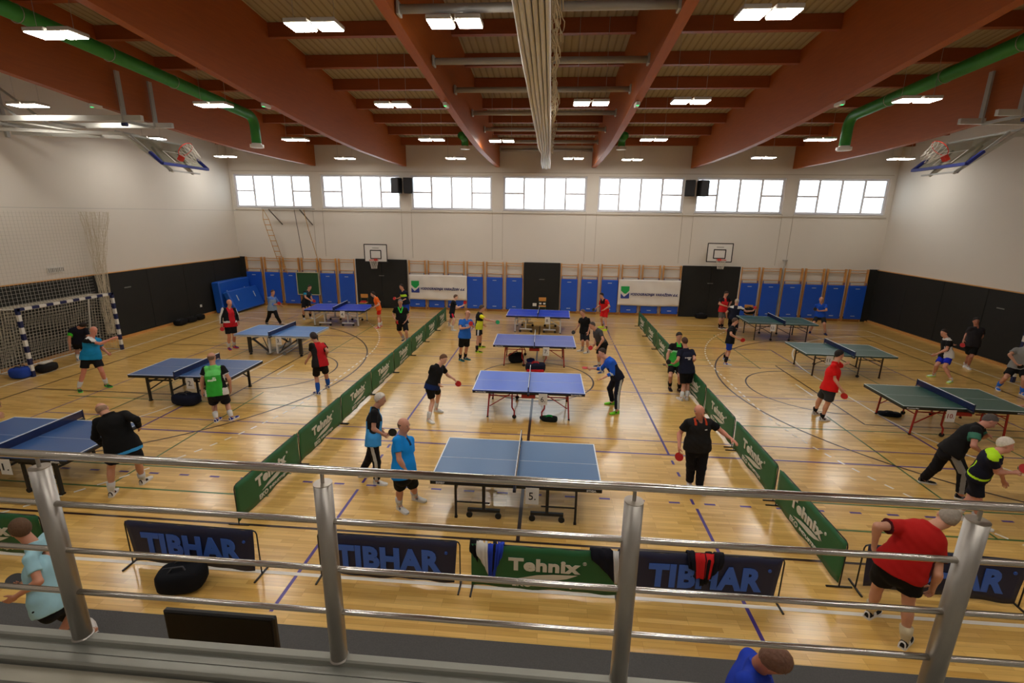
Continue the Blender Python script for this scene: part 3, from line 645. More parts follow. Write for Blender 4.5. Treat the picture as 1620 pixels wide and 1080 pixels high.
# ------------------------------------------------------------------ folded basketball hoops on both side walls
def big_hoop(side):
    s = 1 if side == 'left' else -1
    e = thing('folding_basketball_hoop', 'large folding basketball hoop with steel arms on the %s wall' % side, 'basketball hoop', (CX, 14.0, 0 if s > 0 else .1))
    def X(x): return (x-CX)*s
    def bar_(n, a, b, wx, wy, mt=M_grey): MB().bar((X(a[0]), a[1], a[2]), (X(b[0]), b[1], b[2]), wx, wy).obj(n, mt, e)
    M_bright = mat('bright_galvanised', (206, 206, 198), .3, .5, var=.05)
    for y in (-.5, .6): bar_('main_arm', (-16.7, y, 7.36), (-11.4, y, 7.36), .1, .14, M_bright); bar_('hanger', (-11.93, y, 7.3), (-11.93, y, 8.55), .05, .13)
    for x in (-16.2, -14.2, -12.0): bar_('cross_tie', (x, -.5, 7.3), (x, .6, 7.3), .07, .07)
    for y in (-.35, .45):
        bar_('lower_arm', (-16.5, y, 7.12), (-12.2, y, 6.98), .07, .09, M_bright); bar_('swing_arm', (-12.25, y, 7.02), (-10.85, y, 5.98), .055, .07, M_bright)
        bar_('wall_stay', (-16.7, y, 8.45), (-15.3, y, 7.42), .05, .05); bar_('wall_stay', (-16.7, y, 8.45), (-16.68, y, 7.0), .08, .1)
    for x in (-15.2, -13.6, -12.4): bar_('lower_tie', (x, -.35, 7.05), (x, .45, 7.05), .05, .05)
    bar_('diagonal_rod', (-15.4, -.5, 7.3), (-13.2, -.35, 7.0), .035, .035, M_bright); bar_('diagonal_rod', (-15.4, .6, 7.3), (-13.2, .45, 7.0), .035, .035, M_bright)
    bar_('bottom_bar', (-10.72, -.55, 5.99), (-10.72, .55, 5.99), .04, .04); 
    for y in (-.45, .45): bar_('board_bracket', (-10.85, y, 5.98), (-11.3, y, 6.62), .04, .05)
    MB().lathe((X(-12.02), -.5, 7.2), [(.05, 0), (.05, .14)], 12, ax=(1, 0, 0)).obj('blue_motor', mat('motor_blue', (24, 34, 90), .4), e)
    # glass board
    b0 = Vector((X(-10.70), 0, 6.14)); dn = Vector((-.74*s, 0, .673)); nn = Vector((.673*s, 0, .74))
    def Q(y, h, o): return b0+dn*h+nn*o+Vector((0, y, 0))
    mb = MB(); c = [Q(y, h, o) for y in (-.9, .9) for h in (0, 1.05) for o in (0, .02)]
    mb.add(c, [(0, 1, 3, 2), (4, 6, 7, 5), (0, 4, 5, 1), (2, 3, 7, 6), (0, 2, 6, 4), (1, 5, 7, 3)]); 
    gm = MATS.get('board_glass') 
    if not gm:
        gm = bpy.data.materials.new('board_glass'); gm.use_nodes = True; nt = gm.node_tree; nt.nodes.clear(); o_ = nt.nodes.new('ShaderNodeOutputMaterial'); t = nt.nodes.new('ShaderNodeBsdfTransparent'); g = nt.nodes.new('ShaderNodeBsdfGlossy'); g.inputs['Roughness'].default_value = .05; f = nt.nodes.new('ShaderNodeMixShader'); f.inputs[0].default_value = .12; t.inputs[0].default_value = (.8, .82, .78, 1)
        nt.links.new(t.outputs[0], f.inputs[1]); nt.links.new(g.outputs[0], f.inputs[2]); nt.links.new(f.outputs[0], o_.inputs[0]); MATS['board_glass'] = gm
    mb.obj('glass_board', gm, e)
    for (a, b, w_, mt) in ((Q(-.9, 0, .01), Q(.9, 0, .01), .09, M_matp), (Q(-.9, 0, .01), Q(-.9, .42, .01), .08, M_matp), (Q(.9, 0, .01), Q(.9, .42, .01), .08, M_matp)): MB().bar(a, b, w_, .07).obj('blue_padding', mt, e)
    for (a, b) in ((Q(-.9, 1.05, .01), Q(.9, 1.05, .01)), (Q(-.9, .42, .01), Q(-.9, 1.05, .01)), (Q(.9, .42, .01), Q(.9, 1.05, .01))): MB().bar(a, b, .04, .05).obj('board_frame', M_grey, e)
    for (a, b) in ((Q(-.3, .12, .025), Q(.3, .12, .025)), (Q(-.3, .57, .025), Q(.3, .57, .025)), (Q(-.3, .12, .025), Q(-.3, .57, .025)), (Q(.3, .12, .025), Q(.3, .57, .025))): MB().bar(a, b, .04, .006).obj('target_line', M_white, e)
    rc = Q(0, .28, .39)
    MB().bar(Q(0, .24, .02), Q(0, .26, .18), .14, .1).obj('rim_bracket', M_rim, e)
    yv = Vector((0, 1, 0))
    MB().tube([rc+nn*.225*math.cos(a)+yv*.225*math.sin(a) for a in np.linspace(0, 2*PI, 24, endpoint=False)], .012, 8, closed=True).obj('rim', M_rim, e, True)
    z_ = dn; x_ = nn; y_ = z_.cross(x_)
    M = Matrix((x_, y_, z_)).transposed().to_4x4(); M.translation = rc
    put(NETM, 'hoop_net', e, M)
M_matp = mat('board_padding_blue', (34, 46, 128), .5)
big_hoop('left'); big_hoop('right')
# ------------------------------------------------------------------ goals
def striped(p, a, b, n, r=.04, first_blue=True, parent=None):
    a, b = Vector(a), Vector(b); o = MB().bar(a, b, .08, .08).obj(p, M_white, parent)
    for k in range(n):
        if k % 2 == (0 if first_blue else 1): MB().bar(a+(b-a)*k/n, a+(b-a)*(k+1)/n, .084, .084).obj('blue_stripe', mat('goal_navy', (24, 34, 82), .4), o)
    return o
def goal(x, s, lab):
    e = thing('handball_goal', lab, 'goal', (x, CY, 0), 0, None)
    for t in (-1, 1):
        striped('goal_post', (0, t*1.54, 2.08), (0, t*1.54, 0), 11, parent=e)
        MB().tube([(0, t*1.54, 2.05), (-s*.85, t*1.5, 2.0), (-s*1.15, t*1.5, .02), (0, t*1.54, .02)], .02, 8).obj('side_frame', M_white, e)
    striped('crossbar', (0, -1.58, 2.04), (0, 1.58, 2.04), 15, parent=e)
    MB().cyl((-s*1.15, -1.5, .02), (-s*1.15, 1.5, .02), .02, 8).obj('ground_bar', M_white, e)
    mb = MB(); n = 26
    def back(y, t): sag = .06*math.sin(t*PI)*math.sin(y*3); return (-s*(.85+.30*t)+s*sag, y, 2.0*(1-t)+.02)
    for i in range(31): y = -1.5+.1*i; mb.tube([back(y, t) for t in np.linspace(0, 1, 6)], .005, 3, caps=False)
    for j in range(21): t = j/20; mb.tube([back(y, t) for y in np.linspace(-1.5, 1.5, 8)], .005, 3, caps=False)
    for q in (-1, 1):
        for j in range(21): z = 2.0*(1-j/20)+.03; d = .85+.3*(j/20); mb.cyl((0, q*1.52, z), (-s*d, q*1.5, z), .005, 3)
        for i in range(9): f = i/9; mb.cyl((-s*.85*f, q*1.52, 2.03), (-s*1.15*f, q*1.5, .03), .005, 3)
    for i in range(31): mb.cyl((0, -1.5+.1*i, 2.03), (-s*.85, -1.5+.1*i, 2.0), .005, 3)
    for j in range(8): mb.cyl((-s*.1*j, -1.5, 2.03), (-s*.1*j, 1.5, 2.03), .005, 3)
    o = mb.obj('goal_net', mat('goal_netting', (196, 190, 172), .85), e); o['kind'] = 'stuff'
goal(CX-15-.03, 1, 'blue and white striped handball goal at the left wall'); goal(CX+15.1, -1, 'blue and white striped handball goal at the right wall, partly out of frame')
# protective net and its gathered end along the left wall
e = thing('protective_net', 'large white protective net hung on a wire along the left wall behind the goal', 'net', (XL+.35, 12, 0))
mb = MB()
for i in range(int((15.95-5)/.11)):
    y = 5+.11*i-12; mb.tube([(0, y, 4.83), (.02*math.sin(i), y, 2.6), (0, y, .15)], .0035, 3, caps=False)
for j in range(43): z = .15+.11*j; mb.tube([(0, -7, z), (.02, -1.5, z-.02), (0, 3.95, z)], .0035, 3, caps=False)
o = mb.obj('net_mesh', mat('net_white', (188, 184, 174), .9), e); o['kind'] = 'stuff'
mb = MB(); rn = random.Random(5)
for k in range(34):
    y0_ = 3.95+k/33*1.2; x_ = rn.uniform(-.1, .1); ph = rn.uniform(0, 6)
    mb.tube([(x_*(.4 if i == 0 else 1), y0_*(1-f)+(4.32+.16*(k/33-.5)*2+.12*math.sin(ph))*f+.03*math.sin(i*1.7+ph), 4.83-2.2*(i/8) if i < 9 else 2.63-(i-8)*.45) for i, f in enumerate([0, .1, .25, .4, .55, .7, .82, .93, 1, 1, 1, 1, 1, 1])], .006, 3, caps=False)
for j in range(40): z = 4.8-j*.115; f = min(1, (4.83-z)/2.2); a, b = 3.95*(1-f)+4.17*f, 5.15*(1-f)+4.47*f; mb.tube([(rn.uniform(-.08, .08), a+(b-a)*t, z+.03*math.sin(t*12+j)) for t in np.linspace(0, 1, 7)], .005, 3, caps=False)
o = mb.obj('gathered_net', mat('net_cream', (200, 190, 168), .9), e); o['kind'] = 'stuff'
MB().cyl((0, -13, 4.83), (0, YF-12.2, 5.0), .006, 5).obj('support_wire', M_grey, e)
# ------------------------------------------------------------------ bags
def superq(mb, c, r, e1=.5, e2=.5, n=16, k=10, rz=0, sag=0, mt=None):
    vs = []; sg = lambda v, p: math.copysign(abs(v)**p, v)
    for i in range(1, k):
        ph = -PI/2+PI*i/k
        for j in range(n):
            th = 2*PI*j/n; x = r[0]*sg(math.cos(ph), e1)*sg(math.cos(th), e2); y = r[1]*sg(math.cos(ph), e1)*sg(math.sin(th), e2); z = r[2]*sg(math.sin(ph), e1)
            if z > 0: z *= 1-sag*math.cos(x/r[0]*2.2+.5)*.5
            vs.append((c[0]+x*math.cos(rz)-y*math.sin(rz), c[1]+x*math.sin(rz)+y*math.cos(rz), c[2]+z))
    fs = [(i*n+j, i*n+(j+1) % n, (i+1)*n+(j+1) % n, (i+1)*n+j) for i in range(k-2) for j in range(n)]
    fs += [tuple(range(n))[::-1], tuple(range((k-2)*n, (k-1)*n))]
    mb.add(vs, fs, mt)
def bag(x, y, r, rgb, rz, lab, trim=(70, 70, 74), name='sports_bag', z0=0, cat='bag'):
    e = thing(name, lab, cat, (x, y, z0), rz); mb = MB(); superq(mb, (0, 0, r[2]), r, .55, .6, 18, 12, sag=.25); mb.obj('bag_body', cloth(rgb), e, True)
    for s in (-1, 1):
        MB().tube([(-r[0]*.4, s*r[1]*.5, r[2]*1.75), (-r[0]*.2, s*r[1]*.35, r[2]*2.15), (r[0]*.2, s*r[1]*.3, r[2]*2.15), (r[0]*.4, s*r[1]*.5, r[2]*1.75)], .012, 6).obj('handle', cloth(trim), e, True)
    MB().tube([(-r[0]*.75, 0, r[2]*1.82), (0, 0, r[2]*1.88), (r[0]*.75, 0, r[2]*1.82)], .01, 5).obj('zip', cloth(trim), e)
    return e
bag(-4.72, 4.98, (.29, .2, .17), (18, 19, 24), .25, 'black sports bag on the floor before the left front barrier')
bag(-9.32, 10.95, (.36, .2, .15), (22, 26, 44), -.1, 'navy sports bag under table two')
bag(-.35, 14.82, (.33, .17, .15), (22, 24, 44), .05, 'navy and red sports bag between tables six and seven', trim=(190, 32, 40))
tag(MB().box((-.35, 14.66, .06), (.56, .05, .1), bev=.02).obj('red_folded_towel', cloth((190, 30, 40))), 'red folded towel against the navy bag between tables six and seven', 'towel')
bag(-1.05, 15.75, (.26, .2, .17), (20, 20, 24), .3, 'round black bag in the shadow under table seven')
bag(-.55, 15.85, (.14, .1, .06), (30, 50, 110), .3, 'small blue pouch under table seven', name='pouch')
bag(.12, 10.9, (.2, .09, .07), (22, 30, 26), -.1, 'small black and green case on the floor by table six', trim=(40, 160, 70), name='equipment_case')
bag(8.88, 12.2, (.26, .1, .06), (24, 30, 40), -.2, 'flat dark case on the floor under table ten', name='equipment_case')
bag(11.3, 11.0, (.16, .09, .05), (40, 42, 44), -.5, 'small grey pouch under the right half of table ten', name='pouch')
bag(-16.3, 19.55, (.2, .3, .13), (20, 20, 22), .1, 'black bag on the floor along the left wall, nearest of three')
bag(-16.28, 20.15, (.18, .26, .12), (24, 24, 26), -.1, 'black bag on the floor along the left wall, middle of three')
bag(-16.28, 20.7, (.18, .24, .12), (22, 22, 22), .1, 'black bag on the floor along the left wall, nearest the far corner')
bag(-15.62, 12.35, (.25, .22, .17), (40, 70, 160), .1, 'blue bag inside the left goal')
bag(-15.5, 12.98, (.2, .27, .13), (30, 28, 28), .1, 'black bag with white towel inside the left goal')
tag(MB().box((-15.5, 12.98, .29), (.22, .34, .07), bev=.03).obj('white_towel', cloth((206, 200, 188))), 'white towel on the black bag in the left goal', 'towel')
bag(7.75, 24.45, (.3, .18, .13), (22, 22, 24), 0, 'black bag at the foot of the right dark doors')
bag(9.75, 23.65, (.24, .2, .16), (18, 18, 20), 0, 'dark jacket heaped on the chair behind the navy player', name='jacket', z0=.45, cat='clothing')
# cable and tape on the floor
tag(MB().tube([(-1.4, 12.55, .008), (-.9, 12.35, .008), (-.4, 12.5, .008), (.1, 12.3, .008), (.4, 12.35, .008)], .008, 5).obj('cable', M_rubber), 'thin black cable lying on the floor under table six', 'cable')
# television below the gallery
e = thing('television', 'black flat television standing below the gallery', 'television', (-2.58, 3.0, 1.12))
MB().box((0, 0, .3), (.95, .05, .56), bev=.012).obj('casing', mat('tv_black', (12, 12, 13), .5), e)
MB().box((0, -.028, .31), (.9, .004, .5)).obj('screen', mat('tv_screen', (8, 8, 9), .45, spec=.2), e); MB().box((0, 0, .02), (.1, .06, .06)).obj('neck', M_blackm, e); MB().box((0, 0, -.005), (.42, .24, .02), bev=.005).obj('stand_base', M_blackm, e)
e = thing('scoring_desk', 'desk carrying the television below the gallery', 'desk', (-2.58, 3.0, 0))
MB().box((0, 0, 1.085), (1.1, .5, .04), bev=.006).obj('desktop', mat('desk_top', (120, 100, 80), .5, var=.1), e)
for sx in (-1, 1):
    for sy in (-1, 1): MB().box((sx*.5, sy*.2, .53), (.04, .04, 1.06)).obj('leg', M_blackm, e)
# ------------------------------------------------------------------ table tennis tables
TOPS = {'blue_a': (70, 108, 152), 'blue_b': (52, 92, 204), 'blue_c': (38, 74, 210), 'blue_d': (50, 86, 140), 'blue_e': (74, 122, 186), 'green': (46, 84, 74), 'green_b': (40, 88, 84)}
STY = {'black_wheel': dict(m=M_blackm, ap=(24, 24, 26), leg=.035), 'red': dict(m=M_redm, ap=(22, 22, 24), leg=.035), 'white': dict(m=M_whitem, ap=(30, 30, 36), leg=.05),
       'silver': dict(m=M_whitem, ap=(176, 178, 178), leg=.1), 'black_sturdy': dict(m=M_blackm, ap=(20, 20, 22), leg=.055), 'thin': dict(m=M_brownm, ap=(66, 88, 84), leg=.035)}
M_netc = None
def netcloth():
    mt = bpy.data.materials.new('table_net_cloth'); mt.use_nodes = True; nt = mt.node_tree; nt.nodes.clear()
    o = nt.nodes.new('ShaderNodeOutputMaterial'); t = nt.nodes.new('ShaderNodeBsdfTransparent'); d = nt.nodes.new('ShaderNodeBsdfDiffuse'); d.inputs[0].default_value = (*lin((32, 44, 88)), 1)
    mx = nt.nodes.new('ShaderNodeMixShader'); mx.inputs[0].default_value = .72
    nt.links.new(t.outputs[0], mx.inputs[1]); nt.links.new(d.outputs[0], mx.inputs[2]); nt.links.new(mx.outputs[0], o.inputs[0]); MATS['table_net_cloth'] = mt; return mt
M_netc = netcloth()
def tt_table(num, x, y, rz, top, style, lab, marks=None):
    st = STY[style]; e = thing('table_tennis_table', lab, 'table', (x, y, 0), rz, None); fm = st['m']; ap = mat('apron_%s' % style, st['ap'], .45, var=.05); L, W, h = 1.37, .7625, .76
    tm = mat('table_top_%s' % top, TOPS[top], .32, var=.03, scale=2); wl = mat('table_line', (226, 230, 234), .4)
    for s in (-1, 1):
        t = MB().box((s*(L/2+.003), 0, h-.011), (L-.006, 2*W, .022)).obj('tabletop', tm, e)
        z = h+.0006
        MB().box((s*(L-.01), 0, z), (.02, 2*W, .0012)).obj('end_line', wl, t); MB().box((s*L/2, 0, z), (L-.045, .004, .0012)).obj('centre_line', wl, t)
        for q in (-1, 1): MB().box((s*L/2, q*(W-.01), z), (L-.041, .02, .0012)).obj('side_line', wl, t)
        a = MB(); ah = .055 if style != 'thin' else .03
        a.box((s*L/2, W-.015, h-.024-ah/2), (L-.01, .025, ah)).box((s*L/2, -W+.015, h-.024-ah/2), (L-.01, .025, ah)).box((s*(L-.015), 0, h-.024-ah/2), (.025, 2*W-.06, ah)).box((s*.03, 0, h-.024-ah/2), (.025, 2*W-.06, ah))
        a.obj('apron', ap, e)
        lz = h-.03-ah*.4; r = st['leg']
        lx = {'black_wheel': .98, 'red': .96, 'white': .98, 'silver': .93, 'black_sturdy': .98, 'thin': 1.02}[style]
        ly = W-.14 if style != 'silver' else W-.18
        for q in (-1, 1):
            if style == 'silver':
                g = MB().box((s*lx, q*ly, lz/2+.03), (r*1.15, r*.8, lz-.06), bev=.01).obj('leg', mat('leg_dark', (34, 34, 36), .45), e); MB().lathe((s*lx, q*ly, 0), [(.05, 0), (.045, .04)], 12).obj('foot', M_rubber, g)
            else:
                g = MB().bar((s*lx, q*ly, lz), (s*(lx+(.05 if style == 'red' else 0)), q*ly, .0), r, r*.8).obj('leg', fm, e)
                MB().box((s*(lx+(.05 if style == 'red' else 0)), q*ly, .015), (r*1.3, r*1.2, .03)).obj('foot_cap', M_rubber, g)
            if style != 'silver': MB().bar((s*(lx-.0), q*ly, lz*.55 if style == 'thin' else lz*.42), (s*.42, q*ly, lz*.92 if style != 'black_wheel' else lz*.42), r*.55, r*.55).obj('brace', fm, e)
            if style in ('red', 'thin', 'white', 'black_sturdy'): MB().bar((s*lx, q*ly, lz*.82), (s*.3, q*ly, lz*.82), r*.6, r*.7).obj('side_rail', fm, e)
        MB().bar((s*lx, -ly, lz*.72), (s*lx, ly, lz*.72), r*.6, r*.6).obj('cross_rail', fm, e)
        if style in ('thin', 'black_sturdy'):
            for q in (-1, 1): MB().bar((s*.36, q*ly, lz), (s*.36, q*ly, .02), r*.8, r*.7).obj('inner_leg', fm, e)
            MB().bar((s*.36, -ly, .3), (s*.36, ly, .3), r*.6, r*.6).obj('cross_rail', fm, e)
            for q in (-1, 1): MB().lathe((s*.36, q*ly-.02, .045), [(.001, 0), (.045, .0), (.045, .04), (.001, .04)], 12, ax=(0, 1, 0)).obj('wheel', M_rubber, e)
        elif style == 'silver':
            MB().bar((s*.16, -W+.1, .12), (s*.16, W-.1, .12), .07, .06).obj('chassis_beam', M_whitem, e)
            for q in (-1, 1): 
                MB().bar((s*.14, q*(W-.1), lz), (s*.14, q*(W-.1), .1), .06, .1).obj('chassis_post', M_whitem, e); MB().tube([(s*.5, q*(W-.25), lz), (s*.35, q*(W-.2), .4), (s*.2, q*(W-.12), .12)], .014, 6).obj('linkage', M_blackm, e)
                MB().lathe((s*.3, q*(W-.2)-.02, .06), [(.001, 0), (.06, .0), (.06, .04), (.001, .04)], 14, ax=(0, 1, 0)).obj('wheel', mat('wheel_grey', (130, 130, 128), .5), e)
                MB().bar((s*.16, q*(W-.1), .12), (s*.8, q*(W-.2), lz*.8), .05, .05).obj('strut', mat('strut_dark', (60, 62, 66), .4), e)
        else:
            ix = .52 if style != 'red' else .4
            for q in (-1, 1):
                if style == 'red': MB().tube([(s*ix, q*(W-.1), lz), (s*ix, q*(W-.1), .3), (s*(ix-.06), q*(W-.1), .2), (s*(ix-.06), q*(W-.1), .07)], .02, 6).obj('wheel_stay', fm, e)
                else:
                    MB().bar((s*ix, q*(W-.16), lz), (s*ix, q*(W-.16), .16), .05, .04).obj('wheel_post', fm, e); MB().bar((s*(ix-.27), q*(W-.16), .15), (s*(ix+.27), q*(W-.16), .15), .045, .05).obj('wheel_bar', fm, e)
                for dx in ((-.06,) if style == 'red' else (-.24, .24)): MB().lathe((s*ix+s*dx, q*(W-.1 if style == 'red' else W-.16)-.015, .055), [(.001, 0), (.052, .0), (.052, .03), (.001, .03)], 14, ax=(0, 1, 0)).obj('wheel', M_rubber, e)
            MB().bar((s*ix, -W+.16, lz*.88), (s*ix, W-.16, lz*.88), .03, .03).obj('cross_rail', fm, e)
    if style == 'red': MB().box((0, 0, lz-.1), (.34, 2*W-.12, .1), bev=.01).obj('centre_box', M_redm, e)
    n = MB().box((0, 0, h+.077), (.004, 2*W+.26, .145)).obj('net', M_netc, e)
    MB().box((0, 0, h+.1525), (.012, 2*W+.28, .015)).obj('white_tape', wl, n)
    for q in (-1, 1): p = MB().box((0, q*(W+.14), h+.06), (.02, .02, .2)).obj('net_post', mat('net_post_navy', (26, 32, 66), .4), e); MB().box((0, q*(W+.05), h-.04), (.05, .2, .05), bev=.008).obj('clamp', M_blackm, p)
    if marks:
        for (tx, xx, ww) in marks: text_on(tx, e, 'side_lettering', (xx, -W-.001, h-.05), ww, .032, mat('mark_white', (214, 214, 214), .5), bold=.03)
    return e
cards = [(1, -9.17, 6.667, .0), (2, -9.139, 10.95, 0), (3, -9.293, 15.35, 0), (4, -9.071, 20.1, 0), (5, -.154, 6.69, 0), (6, -.054, 10.86, 0), (7, -.022, 15.15, 0), (8, -.016, 20.05, 0), (10, 9.242, 10.89, 0), (11, 8.95, 15.27, 0), (12, 9.252, 19.95, 0)]
names = {1: 'one', 2: 'two', 3: 'three', 4: 'four', 5: 'five', 6: 'six', 7: 'seven', 8: 'eight', 9: 'nine', 10: 'ten', 11: 'eleven', 12: 'twelve'}
tb = [(5, -.431, 7.477, 0, 'blue_a', 'black_wheel', 'blue table with black wheeled frame and card 5, nearest the railing', [('EXPERT', -1.2, .14), ('STIGA', 1.2, .15)]),
      (6, -.42, 11.637, .012, 'blue_b', 'red', 'blue table with red frame and card 6, third from the far wall', [('Butterfly', -1.16, .26), ('Butterfly', 1.16, .26)]),
      (7, -.426, 15.943, .017, 'blue_e2', 'red', 'violet-blue table with red frame and card 7, between tables 6 and 8', [('Butterfly', -1.16, .26), ('Butterfly', 1.16, .26)]),
      (8, -.42, 20.83, -.02, 'blue_c', 'white', 'bright blue table with white frame and card 8, farthest of the middle row', None),
      (4, -9.491, 20.883, .055, 'blue_c', 'white', 'bright blue table with white frame and card 4, left court farthest', None),
      (3, -9.56, 16.128, .0, 'blue_e', 'silver', 'light blue table with silver apron and thick dark legs, card 3', None),
      (2, -9.473, 11.729, .032, 'blue_d', 'black_sturdy', 'dark blue table with sturdy black legs and card 2', None),
      (1, -9.416, 7.447, 0, 'blue_d', 'black_sturdy', 'dark blue table with black frame at the left edge, card 1', [('STIGA', 1.16, .16)]),
      (12, 9.695, 20.745, -.035, 'green_b', 'thin', 'green table with dark thin legs, right court farthest, card 12', None),
      (11, 9.643, 16.055, -.022, 'green', 'thin', 'green table with dark thin legs, middle of the right court, card 11', None),
      (10, 9.627, 11.671, -.028, 'green', 'red', 'green table with red frame and card 10 in the right court', [('Butterfly', -1.16, .26), ('Butterfly', 1.16, .26)]),
      (9, 9.62, 7.42, 0, 'green', 'thin', 'green table at the right edge of the picture, nearest the railing', None)]
TOPS['blue_e2'] = (74, 92, 178)
for t in tb: tt_table(*t)
for (n, x, y, rz) in cards:
    e = thing('number_card', 'white paper card reading %d hanging on table %s' % (n, names[n]), 'card', (x, y-.01, .585), rz, 'table number cards')
    MB().box((0, 0, 0), (.21, .003, .29)).obj('sheet', mat('paper', (218, 216, 214), .7), e)
    text_on('%d.' % n if n != 10 else '10.', e, 'printed_number', (0, -.003, 0), .11 if n < 10 else .14, .13 if n < 10 else .11, mat('print_black', (30, 28, 30), .7) if n != 10 else mat('print_red', (150, 60, 50), .7))
# ------------------------------------------------------------------ court barriers
M_gb = mat('barrier_green', (22, 92, 50), .55, var=.06, scale=3, bump=.06); M_nb = mat('barrier_navy', (24, 30, 62), .6, var=.08, scale=3, bump=.06)
M_pw = mat('barrier_print_white', (206, 204, 190), .6); M_pb = mat('barrier_print_blue', (58, 104, 200), .6)
def barrier_proto(kind, w=1.95):
    e = thing('court_barrier', 'x', 'barrier', (0, 0, 0), 0, None); H = .70; W = w/2
    f = MB().tube([(-W+.02, 0, .02), (-W+.02, 0, H-.06), (-W+.035, 0, H-.02), (-W+.08, 0, H), (W-.08, 0, H), (W-.035, 0, H-.02), (W-.02, 0, H-.06), (W-.02, 0, .02)], .0095, 6).obj('frame', M_blackm, e, True)
    for s in (-1, 1): MB().bar((s*(W-.02), -.17, .012), (s*(W-.02), .17, .012), .022, .018).obj('foot', M_blackm, e)
    nx, nz = 26, 6; vs = []; cw = W-.05 if kind == 'navy' else W-.015
    for j in range(nz+1):
        for i in range(nx+1):
            u, v = i/nx*2-1, j/nz
            taper = 1-(.05*(1-v) if kind == 'navy' else .0)
            vs.append((u*cw*taper, -.014+.012*math.sin(u*6+j*.5)*(1-v)-.004, .07+.008*math.sin(u*13)+(H+.008-.07)*v))
    fs = [(j*(nx+1)+i, j*(nx+1)+i+1, (j+1)*(nx+1)+i+1, (j+1)*(nx+1)+i) for j in range(nz) for i in range(nx)]
    mb = MB(); mb.add(vs, fs); o = mb.obj('cloth', M_gb if kind == 'green' else M_nb, e, True); so = o.modifiers.new('s', 'SOLIDIFY'); so.thickness = .004; so.offset = 1
    for s in (-1, 1) if kind == 'green' else (): pass
    for back in ((0, 1) if kind == 'green' else (0,)):
        sy = -1; X = (1, 0, 0) if not back else (-1, 0, 0); yy = -.033 if not back else .016
        if kind == 'green':
            text_on('Tehnix', o, 'lettering', (0, yy, .45), .94, .19, M_pw, xdir=X, bold=.045)
            text_on('®', o, 'lettering', (X[0]*.52, yy, .52), .05, .05, M_pw, xdir=X)
            sw = MB(); d = X[0]; pts = [(-.3, .26), (.42, .34), (.24, .23), (.08, .2)]; vs2 = [(d*a, yy, b) for a, b in [(-.34, .235), (-.1, .3), (.12, .325), (.44, .335), (.3, .27), (.14, .235)]]
            sw.add(vs2, [(0, 5, 4, 3, 2, 1)[::1]]); sw.obj('swoosh', M_pw, o)
            text_on('EKO', o, 'lettering', (d*-.29, yy, .155), .25, .085, M_pw, xdir=X, bold=.02); text_on('INDUSTRIJA', o, 'lettering', (d*.17, yy, .15), .56, .065, M_pw, xdir=X, bold=.02)
        else:
            text_on('TIBHAR', o, 'lettering', (0, yy, .38), 1.45, .35, M_pb, bold=.05); text_on('®', o, 'lettering', (.79, yy, .53), .045, .045, M_pb)
    return e
bg_ = barrier_proto('green'); bn_ = barrier_proto('navy', 1.98)
pl = [0]
def place(src, x, y, rz, lab, grp):
    o = dup(src, (x, y, 0), rz, lab, grp); return o
for k in range(8):
    place(bg_, -4.83, 6.28+1.96*(k+.5), PI/2+.004, 'green barrier in the row left of the middle tables, %s from the railing' % ORD[k], 'green barriers left of the middle tables')
for k in range(8):
    place(bg_, 4.09+.018*k, 5.74+2.06*(k+.5), -PI/2, 'green barrier in the row right of the middle tables, %s from the railing' % ORD[k], 'green barriers right of the middle tables')
place(bn_, -4.80, 5.32, -.02, 'navy barrier with blue lettering, leftmost of the front row', 'front row barriers')
place(bn_, -2.03, 5.35, 0, 'navy barrier with blue lettering, left of the green one with jackets', 'front row barriers')
place(bg_, .06, 5.33, 0, 'green barrier in the middle of the front row with jackets over it', 'front row barriers')
place(bn_, 2.13, 5.40, .02, 'navy barrier with a red jacket over it in the front row', 'front row barriers')
place(bn_, 5.27, 5.74, -.08, 'navy barrier behind the bending man in red at the lower right', 'front row barriers')
place(bg_, -7.98, 5.32, 0, 'green barrier at the left edge behind the boy in pale blue', 'front row barriers')
for p in (bg_, bn_):
    for ch in list(p.children):
        for g in list(ch.children): bpy.data.objects.remove(g)
        bpy.data.objects.remove(ch)
    bpy.data.objects.remove(p)
# clothes over the front barriers
def draped(x, w, y, lab, hang, strips, tilt=0, name='jacket'):
    e = thing(name, lab, 'clothing', (x, y, .70)); n = len(strips)
    for k, (rgb, a, b, h0, h1) in enumerate(strips):
        mb = MB(); vs = []; nu, nv = 8, 14
        for j in range(nv+1):
            for i in range(nu+1):
                u = a+(b-a)*i/nu; hh = h0+(h1-h0)*i/nu; s = j/nv*(hh+.22)-.22   # path length across the rail
                sk = 1 if s < 0 else 1-.35*(s/hang)
                xx = (u-.5)*w*sk+tilt*max(s, 0)
                if s < 0: p = (xx, .045+.01*math.sin(i*1.3), s*1.0-.0)
                else: p = (xx, -.05-.012*math.sin(i*1.9+k)-.01*j/nv, -s)
                if abs(s) < .03: p = (xx, p[1]*.4, .03)
                vs.append(p)
        mb.add(vs, [(j*(nu+1)+i, j*(nu+1)+i+1, (j+1)*(nu+1)+i+1, (j+1)*(nu+1)+i) for j in range(nv) for i in range(nu)])
        o = mb.obj('fabric_panel', cloth(rgb), e, True); so = o.modifiers.new('s', 'SOLIDIFY'); so.thickness = .012
    return e
draped(-.65, .36, 5.32, 'white and blue jacket over the green front barrier', .42, [((206, 204, 198), 0, .42, .12, .40), ((34, 60, 170), .42, .78, .42, .44), ((18, 20, 34), .6, .72, .40, .3), ((34, 60, 170), .78, 1, .36, .1)])
draped(-.86, .12, 5.36, 'black garment behind the white and blue jacket', .4, [((16, 16, 18), 0, 1, .1, .25)], name='dark_garment')
